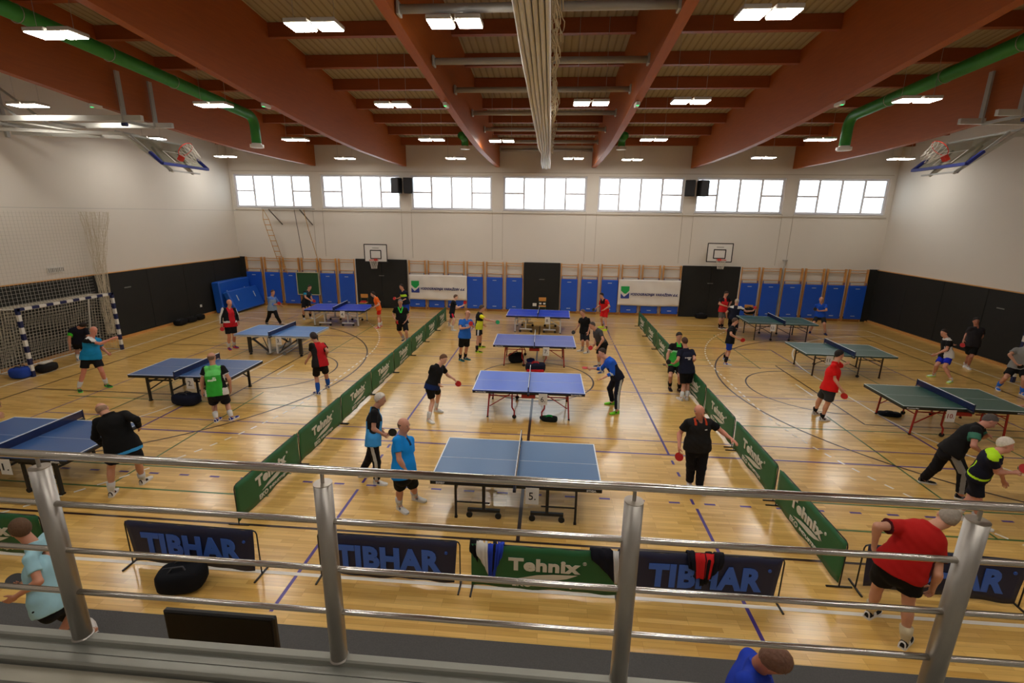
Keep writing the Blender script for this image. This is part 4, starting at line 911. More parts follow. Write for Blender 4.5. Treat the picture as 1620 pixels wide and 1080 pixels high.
draped(.85, .42, 5.33, 'black jacket with white pattern over the green front barrier', .45, [((20, 20, 30), 0, .68, .08, .40), ((206, 206, 206), .68, .86, .42, .42), ((20, 20, 30), .86, 1, .3, .1)], tilt=.15)
draped(2.1, .46, 5.39, 'red and black jacket over the navy front barrier', .4, [((22, 22, 34), 0, .2, .16, .2), ((196, 34, 38), .2, .72, .30, .30), ((22, 22, 30), .72, 1, .3, .12), ((18, 18, 22), .35, .7, .42, .36)])
# ------------------------------------------------------------------ people
JN = ['AR', 'AL', 'KR', 'KL', 'PR', 'PL', 'N', 'SR', 'SL', 'H', 'ER', 'EL', 'WR', 'WL']
def A(v): return np.array(v, float)
def nrm(v):
    n = np.linalg.norm(v); return v/n if n > 1e-9 else v
class SDF:   # signed distance field on a grid, primitives blended smoothly
    def __init__(s, lo, hi, h):
        s.h = h; s.lo = np.floor(A(lo)/h)*h; s.n = np.ceil((A(hi)-s.lo)/h).astype(int)+2
        s.v = np.full(s.n, .2, np.float32); s.ax = [s.lo[i]+h*np.arange(s.n[i]) for i in range(3)]
    def _blk(s, lo, hi, m):
        a = np.clip(np.floor((A(lo)-m-s.lo)/s.h).astype(int), 0, s.n-1); b = np.clip(np.ceil((A(hi)+m-s.lo)/s.h).astype(int)+1, 1, s.n)
        if (b <= a).any(): return None
        X, Y, Z = np.meshgrid(s.ax[0][a[0]:b[0]], s.ax[1][a[1]:b[1]], s.ax[2][a[2]:b[2]], indexing='ij')
        return (slice(a[0], b[0]), slice(a[1], b[1]), slice(a[2], b[2])), X, Y, Z
    def _mix(s, sl, d, k):
        o = s.v[sl]; h = np.maximum(k-np.abs(o-d), 0)/k; s.v[sl] = np.minimum(o, d)-h*h*k*.25
    def cap(s, a, b, ra, rb, k=.03, flat=None, sq=None):   # tapered capsule; flat cuts the end at b; sq=(axis,ratio) flattens
        a, b = A(a), A(b); r = max(ra, rb); q = s._blk(np.minimum(a, b)-r, np.maximum(a, b)+r, k+2*s.h)
        if q is None: return
        sl, X, Y, Z = q; d = b-a; L2 = max(d@d, 1e-9)
        t = ((X-a[0])*d[0]+(Y-a[1])*d[1]+(Z-a[2])*d[2])/L2; tc = np.clip(t, 0, 1)
        px, py, pz = X-a[0]-d[0]*tc, Y-a[1]-d[1]*tc, Z-a[2]-d[2]*tc
        if sq is not None:
            ax, ra_ = sq; pr = px*ax[0]+py*ax[1]+pz*ax[2]; f = (1/ra_-1); px = px+ax[0]*pr*f; py = py+ax[1]*pr*f; pz = pz+ax[2]*pr*f
        D = np.sqrt(px*px+py*py+pz*pz)-(ra+(rb-ra)*tc)
        if flat: D = np.maximum(D, (t-1)*math.sqrt(L2))
        s._mix(sl, D, k)
    def ell(s, c, R, rad, k=.03):    # R rows: axes
        c = A(c); R = A(R); rad = A(rad); ext = np.sqrt(((R*rad[:, None])**2).sum(0)); q = s._blk(c-ext, c+ext, k+2*s.h)
        if q is None: return
        sl, X, Y, Z = q; X, Y, Z = X-c[0], Y-c[1], Z-c[2]
        u = [(X*R[i][0]+Y*R[i][1]+Z*R[i][2]) for i in range(3)]
        k0 = np.sqrt(sum((u[i]/rad[i])**2 for i in range(3))); k1 = np.sqrt(sum((u[i]/rad[i]**2)**2 for i in range(3)))+1e-6
        s._mix(sl, k0*(k0-1)/k1, k)
    def cut(s, c, n, box=None):       # keep the side where (p-c).n < 0
        n = nrm(A(n)); X, Y, Z = np.meshgrid(*s.ax, indexing='ij'); s.v = np.maximum(s.v, ((X-c[0])*n[0]+(Y-c[1])*n[1]+(Z-c[2])*n[2]).astype(np.float32))
    def sub_ell(s, c, R, rad):
        t = SDF.__new__(SDF); t.h = s.h; t.lo = s.lo; t.n = s.n; t.ax = s.ax; t.v = np.full(s.n, .2, np.float32); t.ell(c, R, rad, .001); s.v = np.maximum(s.v, -t.v)
    def mesh(s):
        v = s.v; v[0] = v[-1] = .2; v[:, 0] = v[:, -1] = .2; v[:, :, 0] = v[:, :, -1] = .2
        neg = v < 0; c = np.zeros(A(v.shape).astype(int)-1, np.int8)
        for i in (0, 1):
            for j in (0, 1):
                for k in (0, 1): c += neg[i:v.shape[0]-1+i, j:v.shape[1]-1+j, k:v.shape[2]-1+k]
        act = (c > 0) & (c < 8); idx = np.argwhere(act); 
        if len(idx) == 0: return [], []
        ids = np.full(act.shape, -1, np.int64); ids[act] = np.arange(len(idx))
        co = [(i, j, k) for i in (0, 1) for j in (0, 1) for k in (0, 1)]
        val = np.stack([v[idx[:, 0]+i, idx[:, 1]+j, idx[:, 2]+k] for i, j, k in co], 1)
        P = np.zeros((len(idx), 3)); W = np.zeros(len(idx))
        for a in range(8):
            for b in range(a+1, 8):
                da = A(co[b])-A(co[a])
                if abs(da).sum() != 1: continue
                va, vb = val[:, a], val[:, b]; m_ = (va < 0) != (vb < 0); t = np.where(m_, va/np.where(m_, va-vb, 1), 0)
                P += np.where(m_[:, None], A(co[a])+da*t[:, None], 0); W += m_
        P = (idx+P/W[:, None])*s.h+s.lo
        F = []
        for ax in range(3):
            b_, c_ = (ax+1) % 3, (ax+2) % 3
            s0 = [slice(1, -1)]*3; s0[ax] = slice(0, -1); s1 = [slice(1, -1)]*3; s1[ax] = slice(1, None)
            ch = neg[tuple(s0)] != neg[tuple(s1)]; e = np.argwhere(ch); off = np.ones(3, int); off[ax] = 0; e = e+off
            fl = neg[e[:, 0], e[:, 1], e[:, 2]]
            def g(db, dc): q = e.copy(); q[:, b_] -= db; q[:, c_] -= dc; return ids[q[:, 0], q[:, 1], q[:, 2]]
            q = np.stack([g(1, 1), g(0, 1), g(0, 0), g(1, 0)], 1); q[~fl] = q[~fl][:, ::-1]; F.append(q)
        return P, np.concatenate(F)
def np_mesh(name, P, F, mats, idx=None, smooth=True, extra=None):
    P = np.asarray(P); F = np.asarray(F); me = bpy.data.meshes.new(name)
    if extra is not None and len(extra.v):
        n0 = len(P); P = np.concatenate([P, A(extra.v)]); FF = [tuple(f) for f in F.tolist()]+[tuple(i+n0 for i in f) for f in extra.f]
        me.from_pydata(P.tolist(), [], FF); idx = list(idx if idx is not None else [0]*len(F))+list(extra.m)
    else:
        me.vertices.add(len(P)); me.vertices.foreach_set('co', P.ravel()); me.loops.add(len(F)*4); me.loops.foreach_set('vertex_index', F.ravel().astype(np.int32))
        me.polygons.add(len(F)); me.polygons.foreach_set('loop_start', np.arange(len(F), dtype=np.int32)*4); me.polygons.foreach_set('loop_total', np.full(len(F), 4, np.int32))
    for m_ in mats: me.materials.append(m_)
    if idx is not None: me.polygons.foreach_set('material_index', np.asarray(idx, np.int32))
    if smooth: me.polygons.foreach_set('use_smooth', np.ones(len(me.polygons), bool))
    me.update(); me.validate(); return me
def addo(name, me, parent):
    o = bpy.data.objects.new(name, me); COL.objects.link(o); o.parent = parent; return o
SHOE = {}
def shoe(upper, sole, acc):
    key = (upper, sole, acc)
    if key in SHOE: return SHOE[key]
    mb = MB(); mu, ms, ma = cloth(upper), mat('sole_%02x%02x%02x' % sole, sole, .5), cloth(acc)
    secs = [(-.085, .022, .085), (-.075, .034, .1), (-.045, .038, .098), (0, .037, .085), (.05, .043, .066), (.10, .047, .052), (.145, .044, .043), (.175, .034, .036), (.19, .018, .028)]
    n = 12; vs = []
    for x, w_, h_ in secs:
        for j in range(n):
            a = 2*PI*j/n; y = math.cos(a); z = math.sin(a); vs.append((x, w_*math.copysign(abs(y)**.7, y), .026+(h_-.026)*max(z, 0)**.8 if z > 0 else .026+.004*z))
    fs = [(i*n+j, (i+1)*n+j, (i+1)*n+(j+1) % n, i*n+(j+1) % n) for i in range(len(secs)-1) for j in range(n)]+[tuple(range(n)), tuple(range((len(secs)-1)*n, len(secs)*n))[::-1]]
    for f in fs:
        if len(f) == 4: q = [vs[i] for i in f]; cx, cz, cy = sum(p[0] for p in q)/4, sum(p[2] for p in q)/4, abs(sum(p[1] for p in q)/4); mb.add([], [], None); mb.f.append(f); mb.m.append(mb.mi(ma if (.0 < cx < .07 and cy > .02) or cx < -.07 else mu))
        else: mb.f.append(f); mb.m.append(mb.mi(mu))
    mb.v = [tuple(v) for v in vs]
    for q in (0, 1):   # sole slab and laces
        if q == 0:
            s2 = [(x, w_+.003) for x, w_, h_ in secs]; P = [(x, y*s_, z) for z in (.0, .03) for s_ in (1,) for (x, y) in ([(x, w_) for x, w_ in s2]+[(x, -w_) for x, w_ in s2[::-1]])]; k = len(P)//2
            mb.add(P, [tuple(range(k)), tuple(range(k, 2*k))[::-1]]+[((i+1) % k, i, i+k, (i+1) % k+k) for i in range(k)], ms)
        else:
            for i in range(3): mb.box((.03+.022*i, 0, .085-.012*i), (.006, .045, .008), mt=ms)
    me = mb.mesh('shoe', None, False); SHOE[key] = me; return me
def finger_set(mb, w, d, side, n, sc, curl, mt, palm_n):
    # palm at wrist w pointing along d; side = direction towards the thumb; n = back of hand
    ms = mb.mi(mt)
    for i, (off, L) in enumerate(((.026, .075), (.009, .083), (-.009, .077), (-.026, .062))):
        b = w+d*.062*sc+side*off*sc; pts = [b-d*.015, b+d*.02*sc]; dd = d.copy(); L1 = L*sc
        for q, fr in enumerate((.42, .33, .25)):
            ang = curl*(.6+.5*q); dd = nrm(dd*math.cos(ang)-n*math.sin(ang)); pts.append(pts[-1]+dd*L1*fr)
        mb.tube([Vector(p) for p in pts], [.0088*sc, .0092*sc, .0085*sc, .0076*sc, .005*sc], 6, mt)
    b = w+d*.02*sc+side*.026*sc; t1 = nrm(d*.6+side*.75-n*.25); t2 = nrm(d*.9+side*.15-n*(.3+curl*.4))
    mb.tube([Vector(b), Vector(b+t1*.035*sc), Vector(b+t1*.035*sc+t2*.03*sc), Vector(b+t1*.035*sc+t2*.052*sc)], [.013*sc, .0115*sc, .0095*sc, .006*sc], 6, mt)
def person(lab, D, ap):
    X = A(D['X']); k = D['h']/1.76; J = {n: X[i] for i, n in enumerate(JN)}
    root = (J['AR']+J['AL'])/2; root[2] = 0
    e = thing('person', lab, 'person', tuple(root), 0, None)
    for n in J: J[n] = J[n]-root
    near = ap.get('near', 0); h = .0095 if near else .0135
    ph = math.radians(D['f']); F = A([math.sin(ph), -math.cos(ph), 0])
    pm = (J['PR']+J['PL'])/2; N = J['N']; sp = nrm(N-pm)
    sv = J['SR']-J['SL']; sv = nrm(sv-sp*(sv@sp)); fv = np.cross(sp, sv); fv = nrm(fv)
    if fv @ F < -.2: fv = -fv
    # choose front so that (right, front, up) is consistent: right x up ... right-hand side of a person facing F
    pv = J['PR']-J['PL']; pv = nrm(pv-sp*(pv@sp)); pf = np.cross(sp, pv); pf = pf if pf @ fv > 0 else -pf
    b = ap.get('build', 1.0)*k; bl = ap.get('belly', 0)
    hu = nrm(nrm(J['H']-N)*.6+A([0, 0, .5])+sp*.1); hf = ap.get('look'); 
    if hf is not None: a = math.radians(hf); hfv = A([math.sin(a), -math.cos(a), 0])
    else: hfv = nrm(F*.7+fv*.3)
    dn_ = ap.get('down', .15); hfv = nrm(hfv-A([0, 0, dn_])); hu = nrm(hu-hfv*(hu@hfv)); hr = np.cross(hfv, hu)
    H0 = J['H']
    allp = np.array(list(J.values())); lo, hi = allp.min(0)-.22, allp.max(0)+.22
    lo[2] = 0-.01
    skin = mat('skin_%02x%02x%02x' % ap.get('skin', (196, 142, 116)), ap.get('skin', (196, 142, 116)), .55, var=.06, scale=20)
    S = SDF(lo, hi, h)
    S.ell(pm+sp*.02, [pv, pf, sp], (.165*b, .115*b, .12*k)); S.ell(pm+sp*.2*k, [sv, fv, sp], (.15*b, .11*b, .16*k), .05)
    S.ell(pm+sp*.39*k, [sv, fv, sp], (.165*b, .112*b, .16*k), .05)
    for q in 'RL': S.cap(N-sp*.05, J['S'+q]-sp*.012, .046*k, .044*k, .04)
    S.cap(N-sp*.02, H0-hu*.06*k, .064*k, .058*k, .03)
    S.ell(H0+hu*.022*k-hfv*.005, [hr, hfv, hu], (.079*k, .098*k, .102*k), .02); S.ell(H0+hfv*.03*k-hu*.055*k, [hr, hfv, hu], (.056*k, .06*k, .06*k), .03)
    S.cap(H0+hfv*.088*k+hu*.01*k, H0+hfv*.106*k-hu*.022*k, .011*k, .015*k, .012)
    for s_ in (-1, 1): S.ell(H0+hr*s_*.076*k-hfv*.005-hu*.005, [hr, hfv, hu], (.012*k, .02*k, .032*k), .008)
    hands = {}
    for q in 'RL':
        s_, el, w_ = J['S'+q], J['E'+q], J['W'+q]; S.cap(s_, el, .05*b, .038*k, .02); S.cap(el, w_, .04*k, .026*k, .015); S.cap(el+(w_-el)*.12, el+(w_-el)*.4, .042*k, .037*k, .02)
        d = nrm(w_-el)
        if D['pad'] and D['pad'][0] == q: pd = A(D['pad'][1])-root-w_; d = nrm(d*.35+nrm(pd))
        sd = fv-d*(fv@d); sd = nrm(sd) if np.linalg.norm(sd) > .2 else nrm(np.cross(d, sv)); n_ = np.cross(d, sd); out = sv if q == 'R' else -sv
        if n_ @ out < 0: n_ = -n_
        S.ell(w_+d*.045*k, [d, sd, n_], (.052*k, .041*k, .02*k), .02); hands[q] = (w_, d, sd, n_)
        hp, kn, an = J['P'+q], J['K'+q], J['A'+q]
        S.cap(hp, kn, .083*b, .054*k, .03); S.cap(kn, an, .052*k, .036*k, .02); sh = nrm(an-kn); fr = pf-sh*(pf@sh); S.ell(kn+(an-kn)*.28-nrm(fr)*.018*k, [np.cross(sh, nrm(fr)), nrm(fr), sh], (.052*k, .052*k, .115*k), .03)
        S.cap(an, an+A([0, 0, -.05])+F*.04, .034*k, .03*k, .02)
    P, Fc = S.mesh()
    ex = MB(); ex.mats = [skin]
    curl = ap.get('curl', .35)
    for q in 'RL':
        w_, d, sd, n_ = hands[q]; finger_set(ex, w_, d, sd, n_, k, 1.0 if (D['pad'] and D['pad'][0] == q) else curl, skin, None)
    dark = mat('eye_dark', (40, 30, 28), .3); wh = mat('eye_white', (214, 206, 200), .3); lip = mat('lips', (158, 92, 84), .5)
    Rm = Matrix((tuple(hr), tuple(hfv), tuple(hu))).transposed()
    for s_ in (-1, 1):
        c = H0+hfv*.083*k+hr*s_*.031*k+hu*.012*k; ex.ell(c, (.011*k, .007*k, .0055*k), 8, 5, wh, Rm); ex.ell(c+hfv*.005*k, (.006*k, .006*k, .005*k), 8, 5, dark, Rm)
        ex.ell(c+hu*.018*k+hfv*.006*k, (.017*k, .005*k, .004*k), 8, 4, mat('brow_%02x%02x%02x' % ap.get('haircol', (60, 44, 34)), ap.get('haircol', (60, 44, 34)), .8), Rm)
    ex.ell(H0+hfv*.089*k-hu*.052*k, (.02*k, .007*k, .006*k), 8, 4, lip, Rm)
    addo('body', np_mesh('body', P, Fc, ex.mats, None, True, ex), e)
    # ---- garments
    rules = ap.get('zones', []); base = ap['shirt']
    arm = ap.get('sleeve', .62)
    S = SDF(lo, hi, h); pd_ = .022*k; wb_ = ap.get('hem', -.06)
    S.ell(pm+sp*.40*k, [sv, fv, sp], (.165*b+pd_, .115*b+pd_, .175*k), .03)
    S.cap(pm+sp*wb_*k, pm+sp*.36*k, (.165*b+pd_), (.158*b+pd_), .05, None, (fv, .76))
    if bl: S.ell(pm+sp*.14*k+fv*.045*bl, [sv, fv, sp], (.155*b, .11*b+.04*bl, .17*k), .08)
    for q in 'RL': S.cap(J['P'+q]+sp*.08*k, J['P'+q]-nrm(J['P'+q]-J['K'+q])*.03, .118*b, .128*b, .05)
    for q in 'RL':
        s_, el, w_ = J['S'+q], J['E'+q], J['W'+q]
        S.cap(N-sp*.05, s_-sp*.01, .062*k, .06*k, .04)
        if arm <= 1: S.cap(s_-sp*.01, s_+(el-s_)*arm, .062*b, .066*b, .03, True)
        else: S.cap(s_-sp*.01, el, .063*b, .056*k, .03); S.cap(el, el+(w_-el)*(arm-1), .055*k, .044*k, .02, True)
    S.cap(N-sp*.04, N+sp*.03, .082*k, .078*k, .03, True)
    if not ap.get('nocollar'): S.sub_ell(N+fv*.075*k+sp*.02, [sv, fv, sp], (.04*k, .05*k, .055*k))
    # hem plane
    hn = -nrm(sp*.85+A([0, 0, .15])); hc = pm+sp*(wb_)*k
    t0 = S.v.copy(); Xg, Yg, Zg = np.meshgrid(*S.ax, indexing='ij'); dl = (Xg-hc[0])*hn[0]+(Yg-hc[1])*hn[1]+(Zg-hc[2])*hn[2]
    rad = np.sqrt((Xg-pm[0])**2+(Yg-pm[1])**2+(Zg-pm[2])**2)
    nearT = (rad < .36*k)
    # arms below the hem must stay: only cut where the torso capsule is
    T = SDF(lo, hi, h); T.v[:] = .2
    for q in 'RL':
        s_, el, w_ = J['S'+q], J['E'+q], J['W'+q]
        if arm > 1: T.cap(s_, el, .066*b, .056*k, .01); T.cap(el, el+(w_-el)*(arm-1), .055*k, .044*k, .01, True)
        else: T.cap(s_, s_+(el-s_)*arm, .068*b, .066*b, .01, True)
    S.v = np.where(T.v < .01, S.v, np.maximum(S.v, dl.astype(np.float32)))
    # folds
    S.v += (.0035*np.sin(Xg*38+Zg*25)*np.sin(Yg*31-Zg*33)).astype(np.float32)
    P, Fc = S.mesh()
    if len(P):
        cen = P[Fc].mean(1); mats_ = [cloth(base)]; idx = np.zeros(len(Fc), int)
        u = ((cen-pm)@sv)/(.165*b); v = ((cen-pm)@sp)/(.53*k); f = ((cen-pm)@fv)
        def seg(c, a, bb): d = bb-a; t = np.clip(((c-a)@d)/(d@d), 0, 1); return np.linalg.norm(c-a-t[:, None]*d, axis=1), t
        part = np.zeros(len(cen), int); tt = np.zeros(len(cen))
        for pi_, q in ((1, 'R'), (2, 'L')):
            s_, el, w_ = J['S'+q], J['E'+q], J['W'+q]; d1, t1 = seg(cen, s_, el); d2, t2 = seg(cen, el, w_)
            on = (d1 < .085*b) & ((((cen-s_)@nrm(el-s_)) > .0) | (np.abs(u) > 1.15)) & ((np.abs(u) > .93) | ((v < .8) & (d1 < .075*b) & (t1 > .35))); on |= (d2 < .07*k) & (arm > 1)
            part[on] = pi_; tt[on] = np.where(d2 < d1, 1+t2, t1)[on]
        oo = np.zeros(len(cen))
        for pi_, q in ((1, 'R'), (2, 'L')):
            s_, el, w_ = J['S'+q], J['E'+q], J['W'+q]; d1, t1 = seg(cen, s_, el); d2, t2 = seg(cen, el, w_); axp = np.where((d2 < d1)[:, None], el+t2[:, None]*(w_-el), s_+t1[:, None]*(el-s_)); out = sv if q == 'R' else -sv; r_ = (cen-axp)@out/.06; oo[part == pi_] = r_[part == pi_]
        env = dict(o=oo, u=u, v=v, f=f, R=part == 1, L=part == 2, T=part == 0, S=part > 0, t=tt, abs=np.abs, y=cen[:, 2])
        for cond, colr in rules:
            m_ = cloth(colr); 
            if m_ not in mats_: mats_.append(m_)
            idx[eval(cond, {'np': np}, env)] = mats_.index(m_)
        addo(ap.get('top_name', 'shirt'), np_mesh('shirt', P, Fc, mats_, idx), e)
    # ---- shorts or trousers
    S = SDF(lo, hi, h); S.cap(pm-sp*.03*k, pm+sp*.01*k, (.158*b), (.14*b), .04, None, (pf, .7)); leg = ap.get('leg', .62)
    for q in 'RL':
        hp, kn, an = J['P'+q], J['K'+q], J['A'+q]; s0 = hp-(kn-hp)*.02
        if leg <= 1: S.cap(s0, hp+(kn-hp)*leg, .098*b, (.09+.012*(1-leg))*b, .03, True)
        else: S.cap(s0, kn, .1*b, .075*b, .03); S.cap(kn, kn+(an-kn)*(leg-1), .075*b, .062*b, .03, True)
    Xg, Yg, Zg = np.meshgrid(*S.ax, indexing='ij'); S.v += (.003*np.sin(Xg*45+Zg*20)*np.sin(Yg*35-Zg*28)).astype(np.float32)
    P, Fc = S.mesh()
    if len(P):
        cen = P[Fc].mean(1); mats_ = [cloth(ap['shorts'])]; idx = np.zeros(len(Fc), int)
        for colr, q in ap.get('stripe', []):
            hp, kn, an = J['P'+q], J['K'+q], J['A'+q]; out = pv if q == 'R' else -pv; nearq = np.minimum(seg(cen, hp, kn)[0], seg(cen, kn, an)[0]) < .12
            ax = np.where((cen[:, 2] > kn[2])[:, None], hp+(kn-hp)*seg(cen, hp, kn)[1][:, None], kn+(an-kn)*seg(cen, kn, an)[1][:, None]); rel = cen-ax
            m_ = cloth(colr); mats_.append(m_); idx[nearq & ((rel@out) > .045) & (np.abs(rel@pf) < .028)] = len(mats_)-1
        addo('trousers' if leg > 1 else 'shorts', np_mesh('shorts', P, Fc, mats_, idx), e)
    # ---- shoes, socks
    up, so_, ac = ap.get('shoe', ((214, 212, 208), (226, 224, 220), (60, 60, 66)))
    me = shoe(up, so_, ac)
    for q, sg in (('R', 1), ('L', -1)):
        an = J['A'+q]; a = ap.get('toe'+q, D['f']); az = math.radians(a)-sg*.0; d = A([math.sin(az), -math.cos(az), 0]); d = d-np.cross(d, [0, 0, 1])*(-.18*sg); d = nrm(d)
        o = addo('shoe', me, e); x_ = Vector(d); z_ = Vector((0, 0, 1)); y_ = z_.cross(x_); Mx = Matrix((x_, y_, z_)).transposed().to_4x4(); Mx = Mx @ Matrix.Scale(k, 4); zz = max(0, an[2]-.09*k-.02); Mx.translation = Vector((an[0]+d[0]*.02, an[1]+d[1]*.02, zz)); o.matrix_local = Mx
        sk = ap.get('sock', (206, 204, 200)); kn = J['K'+q]
        if leg <= 1:
            L_ = ap.get('sockh', .16)/.42; rr = .036 if L_ < .5 else .045; mb = MB()
            ts = np.linspace(0, L_, 3 if L_ < .5 else 7); c0 = an+A([0, 0, -.045])
            fr = nrm(pf-nrm(an-kn)*(pf@nrm(an-kn)))
            pts = [c0]+[an+(kn-an)*t-fr*.018*math.sin(min(1, t*1.4)*PI)*k for t in ts]; rs = [.036*k]+[(.041+.022*math.sin(min(1, t*1.38)*PI)*(1 if t > .1 else 0))*k for t in ts]
            mb.tube([Vector(p) for p in pts], rs, 12); o = mb.obj('sock', cloth(sk if q == 'R' or 'sockL' not in ap else ap['sockL']), e, True)
    # ---- hair
    hs = ap.get('hair', 'short'); hc_ = mat('hair_%02x%02x%02x' % ap.get('haircol', (60, 44, 34)), ap.get('haircol', (60, 44, 34)), .85, var=.25, scale=40, bump=.6)
    if hs != 'bald':
        S = SDF(H0-.17*k, H0+.17*k, .009); g = {'fringe': .004, 'short': .007, 'long': .012}[hs]
        S.ell(H0+hu*(.022+g*.6)*k-hfv*.007*k, [hr, hfv, hu], ((.079+g)*k, (.098+g)*k, (.102+g*1.1)*k), .005)
        Xg, Yg, Zg = np.meshgrid(*S.ax, indexing='ij'); rel = [Xg-H0[0], Yg-H0[1], Zg-H0[2]]; fz = sum(rel[i]*hfv[i] for i in range(3)); uz = sum(rel[i]*hu[i] for i in range(3)); sz = sum(rel[i]*hr[i] for i in range(3))
        if hs != 'fringe': S.v += (.003*np.sin(Xg*230+Zg*90)*np.sin(Yg*210-Zg*120)).astype(np.float32)
        if hs == 'fringe':   # bald crown, hair on the sides and back
            keep = np.maximum(np.maximum(fz-.01*k+.8*np.maximum(0, .01*k-uz), uz-.04*k), -.055*k-uz)
        else:
            line_ = np.where(uz > .085*k, fz-.1*k, np.where(uz > .02*k, fz-(.012*k+.062*k*((uz-.02*k)/(.065*k))), fz+.9*np.maximum(0, .02*k-uz)-.012*k))
            keep = np.maximum(line_, (-.075 if hs == 'long' else -.062)*k-uz)
        S.v = np.maximum(S.v, keep.astype(np.float32)); P, Fc = S.mesh()
        if len(P): addo('hair', np_mesh('hair', P, Fc, [hc_]), e)
    if ap.get('wrist'):
        q, colr = ap['wrist']; w_, el = J['W'+q], J['E'+q]; MB().tube([Vector(w_+(el-w_)*.1), Vector(w_+(el-w_)*.32)], [.036*k, .04*k], 12).obj('wristband', cloth(colr), e, True)
    # ---- paddle: a thing of its own
    if D['pad']:
        q, c = D['pad']; c = A(c); w_, d, sd, n_ = hands[q]; hand = w_+root+d*.05*k
        v = nrm(c-hand); face = A(CAM)-c; face = nrm(face-v*(face@v)); tw = ap.get('twist', .25); face = nrm(face*math.cos(tw)+np.cross(v, face)*math.sin(tw))
        pcol = ap.get('padcol', 'red'); t = thing('table_tennis_paddle', ap['padlab'], 'paddle', tuple(hand), 0, None)
        L = .125; x_ = np.cross(face, v); Rm = Matrix((tuple(x_), tuple(v), tuple(face))).transposed()
        def blade(z0, z1, r): 
            m_ = MB(); n = 20; pts = []
            for i in range(n): a = 2*PI*i/n+PI/2; pts.append((r*math.cos(a)*.97, L+r*1.03*math.sin(a)))
            vs = [tuple(Rm @ Vector((x, y, z))) for z in (z0, z1) for x, y in pts]; m_.add(vs, [tuple(range(n))[::-1], tuple(range(n, 2*n))]+[(i, (i+1) % n, (i+1) % n+n, i+n) for i in range(n)]); return m_
        cols = {'red': ((190, 30, 34), (24, 24, 26)), 'black': ((26, 26, 28), (170, 30, 34)), 'green': ((40, 176, 110), (24, 24, 26))}[pcol]
        blade(-.003, .003, .077).obj('blade', mat('blade_wood', (196, 156, 100), .5), t); blade(.0031, .0055, .076).obj('front_rubber', mat('rubber_%s' % pcol, cols[0], .55), t); blade(-.0055, -.0031, .076).obj('back_rubber', mat('rubber_back_%s' % pcol, cols[1], .55), t)
        hd = MB(); hd.box((0, .0, 0), (.026, .1, .022), bev=.006); hd.v = [tuple(Rm @ Vector(p)) for p in hd.v]; hd.obj('handle', mat('handle_wood', (150, 100, 60), .5), t)
    return e
